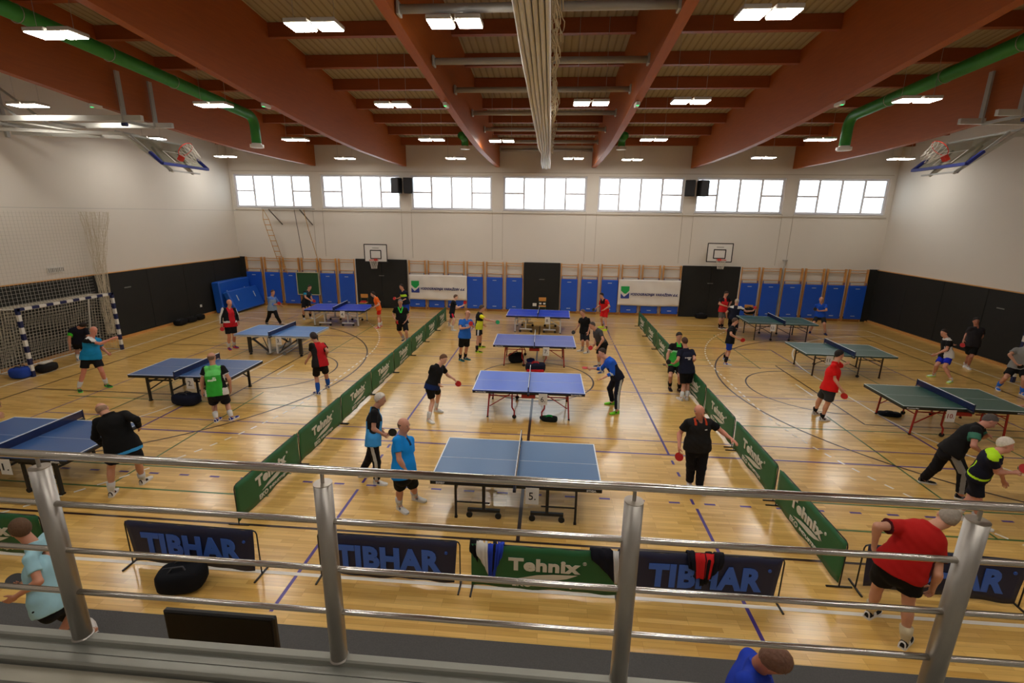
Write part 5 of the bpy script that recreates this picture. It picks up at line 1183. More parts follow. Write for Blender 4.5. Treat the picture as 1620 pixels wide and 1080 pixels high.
PEOPLE = {
 'red_bent': {'f': 150, 'h': 1.9, 'X': [[4.313,4.906,0.098],[4.184,5.327,0.103],[4.302,4.979,0.546],[4.1,5.203,0.532],[4.231,4.976,1.005],[4.043,5.066,0.976],[4.354,5.026,1.542],[4.464,5.011,1.353],[4.118,5.086,1.484],[4.542,5.061,1.635],[4.411,4.839,1.067],[3.811,5.034,1.501],[4.479,4.932,0.804],[3.858,5.08,1.221]], 'pad': None},
 'white_hair_blue': {'f': 95, 'h': 1.74, 'X': [[-3.068,7.707,0.088],[-3.448,7.934,0.096],[-3.019,7.638,0.494],[-3.238,7.843,0.446],[-3.05,7.57,0.911],[-3.086,7.749,0.836],[-3.087,7.886,1.436],[-3.034,7.705,1.432],[-3.128,8.054,1.365],[-2.992,7.916,1.603],[-3.017,7.586,1.167],[-3.296,8.071,1.134],[-2.901,7.738,0.988],[-3.105,8.062,0.954]], 'pad': ['R', [-2.729, 7.765, 1.04]]},
 'blue_polo': {'f': 65, 'h': 1.8, 'X': [[-2.402,6.972,0.096],[-2.217,7.282,0.09],[-2.325,6.812,0.49],[-2.161,7.018,0.423],[-2.259,6.635,0.888],[-2.178,6.8,0.803],[-2.273,6.878,1.413],[-2.295,6.684,1.437],[-2.19,7.011,1.287],[-2.227,6.851,1.609],[-2.236,6.576,1.163],[-2.161,6.925,1.002],[-2.123,6.601,0.918],[-2.188,6.936,0.733]], 'pad': None},
 'forehand_black': {'f': 60, 'h': 1.74, 'X': [[-2.803,10.562,0.082],[-2.774,11.202,0.099],[-2.745,10.761,0.446],[-2.677,11.139,0.504],[-2.799,10.669,0.85],[-2.711,10.842,0.808],[-2.62,10.911,1.329],[-2.722,10.75,1.328],[-2.549,11.06,1.239],[-2.497,10.931,1.482],[-2.821,10.802,1.064],[-2.468,11.199,1.002],[-2.614,10.776,0.904],[-2.273,11.027,0.965]], 'pad': ['L', [-2.212, 11.017, 0.908]]},
 'blue_tee': {'f': 60, 'h': 1.76, 'X': [[-2.986,15.707,0.093],[-2.835,15.843,0.087],[-2.93,15.57,0.488],[-2.757,15.713,0.478],[-2.88,15.482,0.905],[-2.722,15.607,0.892],[-2.773,15.673,1.456],[-2.924,15.559,1.435],[-2.626,15.781,1.399],[-2.716,15.709,1.649],[-2.913,15.359,1.226],[-2.552,15.935,1.164],[-2.65,15.345,1.257],[-2.567,15.698,1.282]], 'pad': ['R', [-2.575, 15.376, 1.354]]},
 'yellow_black': {'f': 95, 'h': 1.74, 'X': [[-2.564,16.799,0.089],[-2.546,17.477,0.09],[-2.55,16.977,0.463],[-2.499,17.262,0.442],[-2.542,17.077,0.878],[-2.548,17.274,0.865],[-2.512,17.19,1.397],[-2.436,17.031,1.325],[-2.574,17.366,1.374],[-2.437,17.2,1.58],[-2.241,16.84,1.234],[-2.623,17.414,1.096],[-1.986,16.871,1.177],[-2.42,17.381,0.933]], 'pad': ['R', [-1.849, 16.875, 1.151]]},
 'boy_black': {'f': 90, 'h': 1.66, 'X': [[-4.157,20.119,0.083],[-4.461,20.924,0.087],[-4.071,20.089,0.468],[-4.337,20.681,0.374],[-4.225,20.339,0.748],[-4.234,20.527,0.735],[-4.154,20.528,1.237],[-4.115,20.356,1.204],[-4.189,20.698,1.189],[-4.075,20.563,1.406],[-3.955,20.289,0.992],[-4.373,20.797,1.012],[-3.724,20.35,1.071],[-4.156,20.736,0.905]], 'pad': ['R', [-3.643, 20.389, 1.197]]},
 'green_collar': {'f': 10, 'h': 1.8, 'X': [[-5.743,18.14,0.095],[-5.457,17.709,0.089],[-5.819,17.89,0.437],[-5.438,17.562,0.491],[-5.761,17.768,0.856],[-5.558,17.794,0.846],[-5.696,17.816,1.405],[-5.883,17.765,1.372],[-5.512,17.857,1.341],[-5.691,17.781,1.606],[-6.008,17.817,1.108],[-5.391,17.855,1.069],[-5.881,17.611,0.986],[-5.493,17.683,0.886]], 'pad': ['R', [-5.831, 17.601, 0.934]]},
 'navy_neon': {'f': -35, 'h': 1.8, 'X': [[-6.686,21.295,0.094],[-6.478,21.179,0.094],[-6.647,21.267,0.522],[-6.468,21.17,0.526],[-6.655,21.335,0.961],[-6.474,21.237,0.964],[-6.642,21.28,1.505],[-6.804,21.371,1.436],[-6.469,21.2,1.445],[-6.711,21.249,1.697],[-6.845,21.511,1.178],[-6.47,21.336,1.182],[-6.895,21.244,1.17],[-6.534,21.074,1.16]], 'pad': ['R', [-6.998, 21.235, 1.163]]},
 'orange': {'f': -80, 'h': 1.66, 'X': [[-7.499,20.514,0.082],[-7.461,20.147,0.086],[-7.48,20.324,0.428],[-7.52,20.26,0.459],[-7.502,20.349,0.831],[-7.431,20.175,0.846],[-7.595,20.292,1.332],[-7.666,20.453,1.291],[-7.48,20.157,1.29],[-7.704,20.282,1.487],[-7.522,20.579,1.096],[-7.373,20.033,1.072],[-7.668,20.534,0.899],[-7.583,19.951,0.961]], 'pad': ['R', [-7.831, 20.533, 0.943]]},
 'teal_black': {'f': 50, 'h': 1.74, 'X': [[-11.619,21.486,0.08],[-11.388,21.672,0.104],[-11.521,21.347,0.456],[-11.295,21.561,0.497],[-11.625,21.628,0.76],[-11.523,21.798,0.761],[-11.482,21.815,1.293],[-11.533,21.634,1.281],[-11.459,21.988,1.226],[-11.387,21.852,1.465],[-11.441,21.473,1.062],[-11.519,22.14,0.991],[-11.239,21.546,0.904],[-11.371,21.951,0.885]], 'pad': ['R', [-11.078, 21.551, 0.878]]},
 'light_jacket': {'f': 60, 'h': 1.74, 'X': [[-12.725,20.222,0.087],[-11.991,20.122,0.09],[-12.484,20.085,0.396],[-11.997,19.894,0.437],[-12.299,19.93,0.745],[-12.225,20.112,0.721],[-12.254,20.107,1.273],[-12.292,19.924,1.256],[-12.215,20.279,1.208],[-12.198,20.121,1.462],[-12.328,19.987,0.978],[-12.22,20.469,0.993],[-12.067,19.983,0.961],[-12.017,20.361,0.866]], 'pad': ['R', [-11.942, 20.002, 1.0]]},
 'red_jacket': {'f': 60, 'h': 1.76, 'X': [[-11.654,16.044,0.09],[-11.607,16.292,0.093],[-11.537,15.981,0.488],[-11.469,16.16,0.468],[-11.552,15.998,0.918],[-11.466,16.177,0.9],[-11.532,16.162,1.507],[-11.621,15.996,1.511],[-11.444,16.319,1.45],[-11.5,16.186,1.709],[-11.699,15.921,1.242],[-11.446,16.437,1.185],[-11.699,15.858,0.981],[-11.326,16.302,0.991]], 'pad': ['R', [-11.634, 15.813, 0.79]]},
 'blue_socks': {'f': -130, 'h': 1.76, 'X': [[-6.251,12.533,0.092],[-6.293,12.006,0.09],[-6.237,12.424,0.498],[-6.376,12.144,0.477],[-6.143,12.17,0.833],[-6.26,12.013,0.87],[-6.297,12.212,1.418],[-6.199,12.359,1.347],[-6.37,12.038,1.42],[-6.404,12.252,1.583],[-6.011,12.185,1.212],[-6.442,12.12,1.151],[-6.132,12.35,1.043],[-6.595,12.13,0.936]], 'pad': None},
 'green_back': {'f': 180, 'h': 1.78, 'X': [[-7.538,10.125,0.099],[-7.833,9.998,0.099],[-7.799,10.398,0.289],[-8.065,10.298,0.284],[-7.746,10.2,0.675],[-7.941,10.129,0.668],[-7.932,10.278,1.299],[-7.746,10.333,1.253],[-8.113,10.245,1.248],[-7.97,10.326,1.499],[-7.603,10.32,0.993],[-8.196,10.191,0.971],[-7.626,10.358,0.729],[-8.206,10.153,0.703]], 'pad': None},
 'bent_black': {'f': -165, 'h': 1.82, 'X': [[-7.329,7.296,0.095],[-7.54,6.868,0.094],[-7.219,7.166,0.494],[-7.513,6.931,0.524],[-7.14,7.019,0.909],[-7.32,6.9,0.925],[-7.44,7.031,1.474],[-7.261,7.131,1.444],[-7.591,6.952,1.377],[-7.625,7.105,1.518],[-6.978,7.05,1.389],[-7.673,6.921,1.09],[-7.096,7.194,1.188],[-7.714,7.07,0.863]], 'pad': None},
 'turquoise': {'f': 65, 'h': 1.76, 'X': [[-12.916,11.507,0.104],[-12.507,11.929,0.088],[-12.809,11.632,0.504],[-12.471,11.83,0.494],[-12.749,11.733,0.926],[-12.625,11.887,0.894],[-12.621,11.888,1.442],[-12.587,11.698,1.406],[-12.604,12.053,1.331],[-12.555,11.93,1.629],[-12.373,11.863,1.285],[-12.649,12.153,1.063],[-12.2,12.06,1.386],[-12.419,12.08,0.953]], 'pad': None},
 'goal_bent': {'f': 175, 'h': 1.74, 'X': [[-15.39,14.107,0.097],[-15.568,14.071,0.088],[-15.651,14.365,0.288],[-15.828,14.331,0.281],[-15.468,14.203,0.638],[-15.664,14.182,0.643],[-15.397,14.126,1.133],[-15.246,14.218,1.057],[-15.553,14.016,1.072],[-15.218,14.118,1.207],[-15.178,14.203,0.771],[-15.582,13.926,0.783],[-15.176,14.134,0.513],[-15.578,13.882,0.512]], 'pad': None},
 'light_blue': {'f': -100, 'h': 1.76, 'X': [[-5.166,4.148,0.109],[-5.42,3.896,0.09],[-5.558,4.258,0.159],[-5.382,4.214,0.362],[-5.44,4.043,0.523],[-5.396,3.892,0.647],[-5.655,4.165,1.218],[-5.704,4.347,1.19],[-5.546,4.015,1.168],[-5.769,4.167,1.397],[-5.556,4.178,1.007],[-5.367,3.904,0.971],[-5.661,4.021,0.82],[-5.582,3.828,0.834]], 'pad': ['R', [-5.758, 4.017, 0.831]]},
 'edge_left': {'f': 90, 'h': 1.75, 'X': [[-11.539,8.152,0.097],[-11.645,8.354,0.096],[-11.458,8.158,0.512],[-11.524,8.354,0.502],[-11.423,8.164,0.942],[-11.44,8.362,0.927],[-11.301,8.276,1.473],[-11.184,8.143,1.387],[-11.445,8.396,1.434],[-11.247,8.301,1.667],[-11.106,8.074,1.097],[-11.579,8.408,1.178],[-10.91,8.037,0.924],[-11.425,8.42,0.963]], 'pad': None},
 'red_far': {'f': -70, 'h': 1.74, 'X': [[2.507,21.652,0.095],[2.614,21.084,0.089],[2.405,21.449,0.444],[2.567,21.281,0.451],[2.505,21.603,0.822],[2.623,21.443,0.841],[2.457,21.429,1.336],[2.351,21.55,1.225],[2.596,21.296,1.305],[2.358,21.42,1.511],[2.337,21.726,0.999],[2.709,21.18,1.068],[2.184,21.519,0.952],[2.489,21.188,0.921]], 'pad': ['R', [2.1, 21.495, 0.886]]},
 'black_tee': {'f': -65, 'h': 1.74, 'X': [[1.327,17.454,0.09],[1.525,17.245,0.093],[1.314,17.238,0.444],[1.465,17.097,0.477],[1.315,17.556,0.727],[1.454,17.416,0.756],[1.358,17.529,1.276],[1.229,17.642,1.188],[1.487,17.391,1.243],[1.279,17.526,1.458],[1.187,17.819,0.966],[1.562,17.453,0.974],[1.084,17.63,0.816],[1.503,17.273,0.793]], 'pad': ['R', [1.026, 17.606, 0.743]]},
 'grey_shirt': {'f': -60, 'h': 1.74, 'X': [[1.771,15.566,0.093],[1.817,14.913,0.088],[1.711,15.332,0.431],[1.81,15.116,0.448],[1.746,15.394,0.855],[1.875,15.242,0.862],[1.591,15.301,1.334],[1.56,15.453,1.214],[1.71,15.143,1.313],[1.449,15.283,1.471],[1.602,15.448,0.93],[1.782,14.97,1.097],[1.546,15.202,0.86],[1.648,14.929,0.873]], 'pad': ['R', [1.49, 15.184, 0.808]]},
 'tracksuit': {'f': -75, 'h': 1.76, 'X': [[1.802,12.196,0.091],[1.845,11.572,0.094],[1.7,12.096,0.486],[1.832,11.687,0.509],[1.81,11.916,0.861],[1.874,11.743,0.936],[1.572,11.927,1.356],[1.579,12.076,1.22],[1.637,11.736,1.323],[1.426,11.959,1.493],[1.464,12.202,0.986],[1.679,11.723,1.037],[1.199,12.207,0.99],[1.449,11.704,0.901]], 'pad': ['R', [1.049, 12.198, 0.998]]},
 'green_front': {'f': 10, 'h': 1.76, 'X': [[3.646,13.579,0.099],[3.885,13.438,0.091],[3.58,13.385,0.468],[3.819,13.333,0.493],[3.661,13.687,0.758],[3.863,13.674,0.75],[3.804,13.761,1.36],[3.621,13.723,1.31],[3.987,13.781,1.31],[3.805,13.754,1.569],[3.507,13.623,1.063],[4.061,13.79,1.03],[3.467,13.467,0.853],[3.93,13.714,0.812]], 'pad': None},
 'navy_back': {'f': -170, 'h': 1.72, 'X': [[3.916,12.768,0.097],[3.75,12.709,0.093],[3.998,13.091,0.331],[3.875,13.019,0.327],[4.011,13.048,0.754],[3.815,13.022,0.746],[3.867,13.184,1.348],[4.044,13.211,1.287],[3.698,13.114,1.298],[3.833,13.249,1.544],[4.076,12.987,1.116],[3.616,12.952,1.081],[4.065,13.185,0.949],[3.576,13.15,0.919]], 'pad': ['L', [3.4690000000000003, 13.149, 0.947]]},
 'black_polo': {'f': 5, 'h': 1.76, 'X': [[2.752,8.24,0.091],[2.888,8.116,0.087],[2.7,8.121,0.491],[2.866,8.052,0.501],[2.639,8.039,0.908],[2.841,8.027,0.927],[2.71,8.011,1.443],[2.526,8.002,1.391],[2.896,8.018,1.399],[2.674,7.928,1.621],[2.416,8.066,1.13],[3.126,8.056,1.225],[2.374,7.854,0.977],[3.232,7.817,1.184]], 'pad': ['R', [2.377, 7.821, 0.85]]},
 'red_chest': {'f': 30, 'h': 1.76, 'X': [[7.932,22.207,0.092],[8.067,22.273,0.09],[7.842,22.004,0.449],[7.99,22.072,0.45],[7.891,22.161,0.845],[8.064,22.259,0.83],[8.011,22.272,1.401],[7.829,22.245,1.35],[8.198,22.295,1.38],[8.055,22.268,1.601],[7.719,22.044,1.173],[8.379,22.453,1.218],[7.958,21.948,1.101],[8.256,22.287,1.052]], 'pad': None},
 'navy_white': {'f': 165, 'h': 1.78, 'X': [[8.518,21.774,0.1],[8.249,21.753,0.087],[8.625,22.13,0.302],[8.344,22.14,0.238],[8.461,21.839,0.583],[8.259,21.882,0.577],[8.387,21.849,1.122],[8.569,21.781,1.079],[8.207,21.906,1.052],[8.419,21.881,1.322],[8.803,21.678,0.925],[8.044,21.918,0.805],[9.064,21.629,0.968],[8.122,22.049,0.585]], 'pad': ['R', [9.132, 21.659, 1.064]]},
 'blue_shorts': {'f': 80, 'h': 1.72, 'X': [[6.18,16.328,0.089],[6.368,16.951,0.085],[6.325,16.53,0.414],[6.336,16.673,0.384],[6.229,16.381,0.796],[6.334,16.545,0.784],[6.335,16.564,1.306],[6.233,16.408,1.272],[6.429,16.708,1.228],[6.41,16.583,1.487],[6.178,16.178,1.116],[6.276,16.911,1.102],[6.401,16.137,0.99],[6.455,16.829,0.933]], 'pad': ['R', [6.581, 16.138, 0.943]]},
 'blue_far': {'f': -20, 'h': 1.74, 'X': [[11.81,21.938,0.098],[12.283,21.618,0.083],[11.8,21.759,0.474],[12.155,21.571,0.474],[12.021,21.957,0.775],[12.196,21.865,0.779],[12.079,21.954,1.306],[11.907,21.995,1.236],[12.256,21.893,1.263],[12.044,21.938,1.501],[11.976,22.144,1.001],[12.205,21.687,1.071],[11.984,21.882,1.004],[11.945,21.689,1.04]], 'pad': ['R', [11.851, 21.889, 1.071]]},
 'red_tee': {'f': 105, 'h': 1.76, 'X': [[6.952,11.705,0.086],[6.976,12.09,0.096],[6.97,11.625,0.496],[6.978,11.964,0.499],[6.945,11.537,0.915],[6.938,11.729,0.859],[7.047,11.752,1.507],[6.931,11.608,1.457],[7.176,11.885,1.461],[7.115,11.781,1.701],[6.953,11.518,1.162],[7.376,12.05,1.33],[7.075,11.376,0.957],[7.578,12.221,1.349]], 'pad': ['R', [7.138, 11.345, 0.818]]},
 'blue_short_lunge': {'f': -70, 'h': 1.76, 'X': [[12.587,15.827,0.098],[12.71,15.268,0.089],[12.446,15.612,0.432],[12.53,15.395,0.447],[12.712,15.773,0.725],[12.734,15.581,0.776],[12.678,15.764,1.297],[12.751,15.926,1.232],[12.623,15.582,1.273],[12.574,15.793,1.466],[12.993,16.008,1.099],[12.561,15.535,0.992],[12.909,15.756,1.108],[12.377,15.629,0.814]], 'pad': None},
 'dark_wall': {'f': -30, 'h': 1.8, 'X': [[14.62,17.179,0.094],[14.525,16.937,0.091],[14.506,16.972,0.453],[14.399,16.766,0.464],[14.349,16.923,0.861],[14.548,16.902,0.854],[14.482,16.957,1.454],[14.293,16.953,1.4],[14.667,16.933,1.391],[14.431,16.973,1.658],[14.366,17.121,1.167],[14.782,17.012,1.131],[14.208,16.988,0.991],[14.641,17.027,0.891]], 'pad': ['R', [14.189, 16.962, 0.896]]},
 'grey_edge': {'f': -20, 'h': 1.8, 'X': [[13.64,14.75,0.106],[13.948,14.317,0.083],[13.544,14.501,0.446],[13.814,14.237,0.481],[13.811,14.631,0.764],[13.975,14.51,0.789],[13.959,14.589,1.352],[13.801,14.691,1.274],[14.114,14.477,1.307],[13.955,14.573,1.559],[13.56,14.591,1.134],[14.023,14.576,1.043],[13.634,14.422,0.931],[13.973,14.321,0.966]], 'pad': ['R', [13.781, 14.408, 0.835]]},
 'bent_teal': {'f': 65, 'h': 1.82, 'X': [[7.551,8.288,0.106],[7.308,8.833,0.083],[7.479,8.267,0.54],[7.292,8.618,0.455],[7.25,8.305,0.926],[7.304,8.496,0.879],[7.595,8.349,1.408],[7.452,8.212,1.397],[7.733,8.46,1.319],[7.776,8.39,1.491],[7.344,8.072,1.155],[7.91,8.577,1.107],[7.565,8.159,1.017],[7.796,8.362,1.233]], 'pad': None},
 'white_hair_neon': {'f': 65, 'h': 1.72, 'X': [[7.175,7.456,0.09],[7.025,7.65,0.085],[7.071,7.444,0.487],[6.995,7.496,0.462],[6.971,7.484,0.895],[7.132,7.583,0.851],[7.062,7.398,1.366],[6.935,7.262,1.337],[7.184,7.514,1.277],[7.207,7.419,1.486],[7.072,7.285,1.09],[7.318,7.508,1.027],[7.331,7.293,1.087],[7.461,7.545,0.814]], 'pad': ['R', [7.433, 7.311, 1.125]]},
 'edge_right': {'f': -90, 'h': 1.78, 'X': [[12.25,11.5,0.091],[12.15,11.15,0.091],[12.069,11.451,0.472],[12.044,11.271,0.484],[12.218,11.428,0.88],[12.218,11.226,0.88],[11.698,11.406,0.987],[11.804,11.565,1.012],[11.658,11.228,0.928],[11.503,11.429,1.036],[12.093,11.561,1.062],[11.417,11.309,0.777],[11.825,11.564,1.043],[11.189,11.493,0.672]], 'pad': None},
 'bowed': {'f': 100, 'h': 1.8, 'X': [[1.426,2.754,0.107],[1.406,3.098,0.107],[1.509,2.8,0.55],[1.491,3.072,0.551],[1.56,2.846,1.008],[1.544,3.056,1.011],[1.66,2.979,1.629],[1.506,2.826,1.629],[1.669,3.146,1.51],[1.681,2.864,1.802],[1.545,2.713,1.35],[1.539,2.991,1.284],[1.646,2.77,1.098],[1.632,3.089,1.042]], 'pad': None},
}
W_ = (214, 212, 208); BK = (22, 22, 24); NV = (24, 28, 46); RD = (196, 34, 34)
grey = (128, 122, 114); whiteh = (206, 198, 186); brown = (66, 48, 36); dkh = (38, 28, 24)
AP = {
 'red_bent': dict(lab='large man in red shirt and black shorts bending over by the right front barrier', near=1, build=1.2, shirt=(176, 28, 26), zones=[('S & (t > .585)', (70, 20, 24))], shorts=(18, 17, 17), hair='short', haircol=(150, 140, 128), leg=.62, sock=(196, 182, 150), shoe=((30, 28, 28), W_, W_), down=.5, toeR=140, toeL=110, curl=.6),
 'white_hair_blue': dict(lab='white-haired man in light blue shirt with black shoulder holding a black paddle', near=1, shirt=(64, 150, 214), zones=[('S', BK), ('T & (v > .72) & (abs(u) > .35)', BK), ('T & (u > .72) & (v > .45)', BK)], shorts=(20, 20, 28), leg=1.92, stripe=[((196, 196, 196), 'R')], haircol=whiteh, padcol='black', padlab='black paddle held forward by the white-haired man in blue'),
 'blue_polo': dict(lab='man in bright blue polo shirt and black knee shorts left of the nearest table', near=1, build=1.08, belly=.6, shirt=(22, 138, 222), zones=[('T & (v > .82) & (abs(u) < .14) & (f > 0)', (20, 40, 70))], shorts=(20, 20, 22), leg=.82, haircol=(92, 78, 66), hair='fringe', skin=(204, 146, 122), shoe=(W_, W_, (120, 120, 126)), down=.1),
 'forehand_black': dict(lab='young player in black playing a low stroke at table 6', near=1, shirt=BK, zones=[('S & (t > .5)', (24, 24, 28)), ('T & (v < .12)', (20, 40, 90))], shorts=BK, leg=.7, haircol=(104, 72, 48), skin=(218, 168, 144), wrist=('R', (14, 14, 16)), padlab='red paddle swung low at the left end of table 6', shoe=(W_, W_, W_), down=.3),
 'blue_tee': dict(lab='bald man in blue t-shirt with white print standing left of table 7', shirt=(40, 100, 190), zones=[('T & (v > .58) & (v < .8) & (abs(u) < .42) & (f > .05) & (np.sin(u*16) > -.2)', (190, 204, 220))], shorts=BK, leg=.85, hair='fringe', haircol=(110, 86, 66), shoe=((26, 52, 58), (40, 120, 130), (60, 130, 140)), sock=BK, padlab='red paddle held before the blue t-shirt by table 7', build=1.05),
 'yellow_black': dict(lab='man in black shirt with yellow sleeves holding a green paddle', shirt=BK, zones=[('S', (226, 226, 40)), ('T & (u > .6) & (v < .5)', (206, 214, 50))], shorts=BK, stripe=[((210, 210, 210), 'R')], leg=.7, haircol=(84, 70, 58), padcol='green', padlab='green paddle held out by the player in yellow and black', shoe=((40, 60, 30), (170, 220, 40), (170, 220, 40)), sock=BK),
 'boy_black': dict(lab='boy in black shirt reaching forward at the end of table 8, behind the green barriers', shirt=(20, 22, 28), shorts=(24, 26, 50), stripe=[((190, 30, 50), 'R')], leg=.7, haircol=(92, 72, 58), skin=(220, 176, 156), padlab='red paddle raised by the boy at the far end of the middle courts', shoe=(W_, W_, W_), build=.9),
 'green_collar': dict(lab='grey-haired man in black shirt with bright green collar beside the left barriers', shirt=(18, 18, 20), zones=[('T & (v > .66) & (f > .03) & (abs(abs(u)-(v-.62)*1.0) < .12)', (60, 210, 70)), ('S & (t > .5)', (36, 60, 44))], shorts=BK, leg=.85, haircol=grey, padlab='red paddle held low by the man with bright green collar', shoe=((30, 40, 60), W_, (60, 90, 140)), sock=(150, 150, 160), build=1.1, belly=.7),
 'navy_neon': dict(lab='man in navy shirt with neon chest stripe and blue shorts by the left dark doors', shirt=NV, zones=[('T & (v > .56) & (v < .76)', (190, 240, 60))], shorts=(30, 70, 180), leg=.8, haircol=dkh, padlab='red paddle held by the man with the neon chest stripe', hair='short', shoe=(BK, W_, BK)),
 'orange': dict(lab='boy in orange shirt and red shorts leaning on table 4', shirt=(232, 104, 34), shorts=(206, 36, 28), leg=.6, haircol=dkh, padcol='black', padlab='black paddle resting at the right end of table 4', shoe=((214, 212, 208), (200, 40, 50), (200, 40, 50)), build=.88),
 'teal_black': dict(lab='player in black shirt with teal sleeves in front of the chalkboard', shirt=(24, 28, 32), zones=[('S & (t > .2)', (36, 142, 176)), ('T & (v > .7)', (40, 48, 52))], shorts=BK, leg=.7, haircol=dkh, padlab='red paddle of the player before the chalkboard', shoe=(W_, W_, W_), sock=BK),
 'light_jacket': dict(lab='man in light blue and grey track jacket and black trousers, far left court', shirt=(128, 146, 170), zones=[('S | (v > .82)', (88, 126, 200))], top_name='jacket', sleeve=1.75, shorts=BK, leg=1.92, haircol=(90, 60, 44), padlab='dark red paddle held by the man in the light blue jacket', shoe=(BK, W_, BK)),
 'red_jacket': dict(lab='bald man in red jacket with black and white sleeves left of table 3', shirt=(186, 26, 34), zones=[('T & (abs(u) > .55) & (v > .2)', BK), ('S', BK), ('S & (o > .45)', W_), ('T & (v < .3) & (v > .18) & (abs(u) > .5)', W_)], top_name='jacket', sleeve=1.9, shorts=BK, leg=.7, hair='fringe', haircol=(150, 120, 96), skin=(206, 140, 112), build=1.15, belly=.9, padlab='red paddle hanging from the hand of the man in the red jacket', shoe=((60, 50, 130), (196, 40, 44), (196, 40, 44)), look=70, down=-.15),
 'blue_socks': dict(lab='player in red and black shirt with long blue socks beside table 3', shirt=(184, 28, 34), zones=[('S', BK), ('T & (u < -.72)', (30, 28, 30)), ('T & (u > 1.1)', (30, 28, 30))], shorts=(20, 18, 20), leg=.85, haircol=(52, 44, 42), hair='long', sockh=.38, sock=(34, 84, 176), shoe=((34, 44, 110), W_, W_), build=1.05),
 'green_back': dict(lab='bald man in green shirt with black sleeves seen from behind at table 2', shirt=(56, 170, 58), zones=[('T & (v > .8)', (110, 214, 112)), ('S', BK), ('S & (t > .54)', W_), ('T & (abs(u) > .9) & (v < .2)', W_), ('T & (abs(u) > .93) & (v > .2)', BK), ('T & (f < -.08) & (v > .56) & (v < .64) & (abs(u+.05) < .5)', (214, 236, 214)), ('T & (f < -.08) & (v > .66) & (v < .73) & (abs(u-.25) < .16)', (214, 236, 214))], shorts=(24, 26, 36), leg=.75, hair='fringe', haircol=(120, 92, 72), shoe=((34, 54, 150), W_, W_), build=1.15, sleeve=.6),
 'bent_black': dict(lab='bald man in black jacket bending over the end of table 1', near=1, shirt=(18, 18, 19), zones=[('T & (v < -.15)', (60, 150, 210))], top_name='jacket', sleeve=1.9, shorts=(18, 20, 32), leg=.68, hair='fringe', haircol=(150, 120, 96), shoe=(W_, W_, (40, 26, 28)), build=1.18, down=.8, hem=-.12, look=-160),
 'turquoise': dict(lab='bald man in turquoise shirt stretching an arm towards the left goal', shirt=(26, 136, 190), zones=[('(v > .8) & (u > .2)', BK), ('T & (v > .88) & (u > 0)', W_)], shorts=BK, stripe=[(W_, 'R')], leg=.7, hair='bald', haircol=(120, 90, 70), skin=(206, 134, 110), build=1.12, belly=.7, shoe=((40, 60, 40), (80, 200, 90), (80, 200, 90))),
 'goal_bent': dict(lab='man in dark navy shirt stooping inside the left goal', shirt=(24, 26, 40), zones=[('L & (t > .3)', (70, 200, 50))], shorts=BK, leg=.7, haircol=dkh, down=.9, shoe=(W_, W_, (40, 60, 120))),
 'light_blue': dict(lab='boy in pale blue t-shirt and black shorts hurrying past at lower left', near=1, shirt=(150, 192, 204), shorts=(18, 20, 24), leg=.8, haircol=(92, 66, 44), hair='long', skin=(186, 128, 100), padcol='black', padlab='dark paddle carried by the boy in pale blue', build=.92, look=-110),
 'edge_left': dict(lab='player in dark clothes cut off by the left picture edge at table 1', shirt=(30, 28, 34), shorts=BK, leg=.8, haircol=dkh),
 'red_far': dict(lab='player in red shirt and red shorts at the right end of table 8', shirt=(214, 30, 34), zones=[('T & (v > .7) & (f > .0) & (abs(u) < .8)', (40, 22, 28))], shorts=(216, 32, 34), leg=.75, haircol=dkh, skin=(206, 150, 118), padcol='black', padlab='black paddle held by the player in red at table 8', shoe=((206, 240, 40), (206, 240, 60), (206, 240, 40)), sock=BK, sockh=.08),
 'black_tee': dict(lab='man in plain black t-shirt and long black shorts right of table 7', shirt=(18, 18, 18), shorts=(22, 24, 28), leg=.9, haircol=(104, 84, 66), padcol='black', padlab='black paddle hanging from the hand of the man in plain black', shoe=(W_, W_, (40, 40, 44))),
 'grey_shirt': dict(lab='man in dark grey shirt leaning forward, partly hidden by the tracksuit player', shirt=(70, 68, 70), zones=[('T & (v < .3) & (f > .04)', (60, 62, 36)), ('T & (v < .16)', BK)], shorts=BK, leg=.8, haircol=(70, 60, 54), padlab='red paddle held low by the man in dark grey', shoe=((34, 50, 110), W_, W_)),
 'tracksuit': dict(lab='player in blue and navy tracksuit crouching right of table 6', shirt=NV, zones=[('v > .62', (34, 92, 206)), ('S', (34, 92, 206)), ('S & (t > 1.0) & (t < 1.2)', (206, 214, 226))], top_name='track_top', sleeve=1.5, shorts=(22, 26, 42), leg=1.93, stripe=[((190, 196, 200), 'L')], haircol=(58, 44, 36), skin=(214, 158, 134), near=1, padlab='red paddle held out flat by the tracksuit player', shoe=((120, 214, 40), (110, 190, 50), (40, 60, 40)), twist=1.1),
 'green_front': dict(lab='dark-haired man in green shirt with black shoulders facing us by the right barriers', shirt=(66, 190, 76), zones=[('(v > .78)', BK), ('S', BK), ('S & (t > .54)', W_), ('T & (v > .68) & (v <= .78)', (150, 224, 160)), ('(v > .98) & (f > .0) & (abs(u) < .4)', (60, 200, 70))], shorts=BK, leg=.72, haircol=(44, 34, 30), skin=(200, 148, 124), shoe=((24, 22, 24), (60, 30, 34), (24, 22, 24)), sock=BK, down=.3),
 'navy_back': dict(lab='man in navy shirt with white back print seen from behind by the right barriers', shirt=(26, 30, 48), zones=[('T & (f < -.06) & (v > .7) & (v < .76) & (abs(u) < .6) & (np.sin(u*40) > -.5)', W_), ('T & (f < -.06) & (v > .62) & (v < .67) & (abs(u) < .2)', W_)], shorts=(18, 18, 20), leg=.8, haircol=(74, 50, 38), padcol='black', padlab='dark paddle held by the man in navy with back print', shoe=(W_, W_, W_), build=1.12),
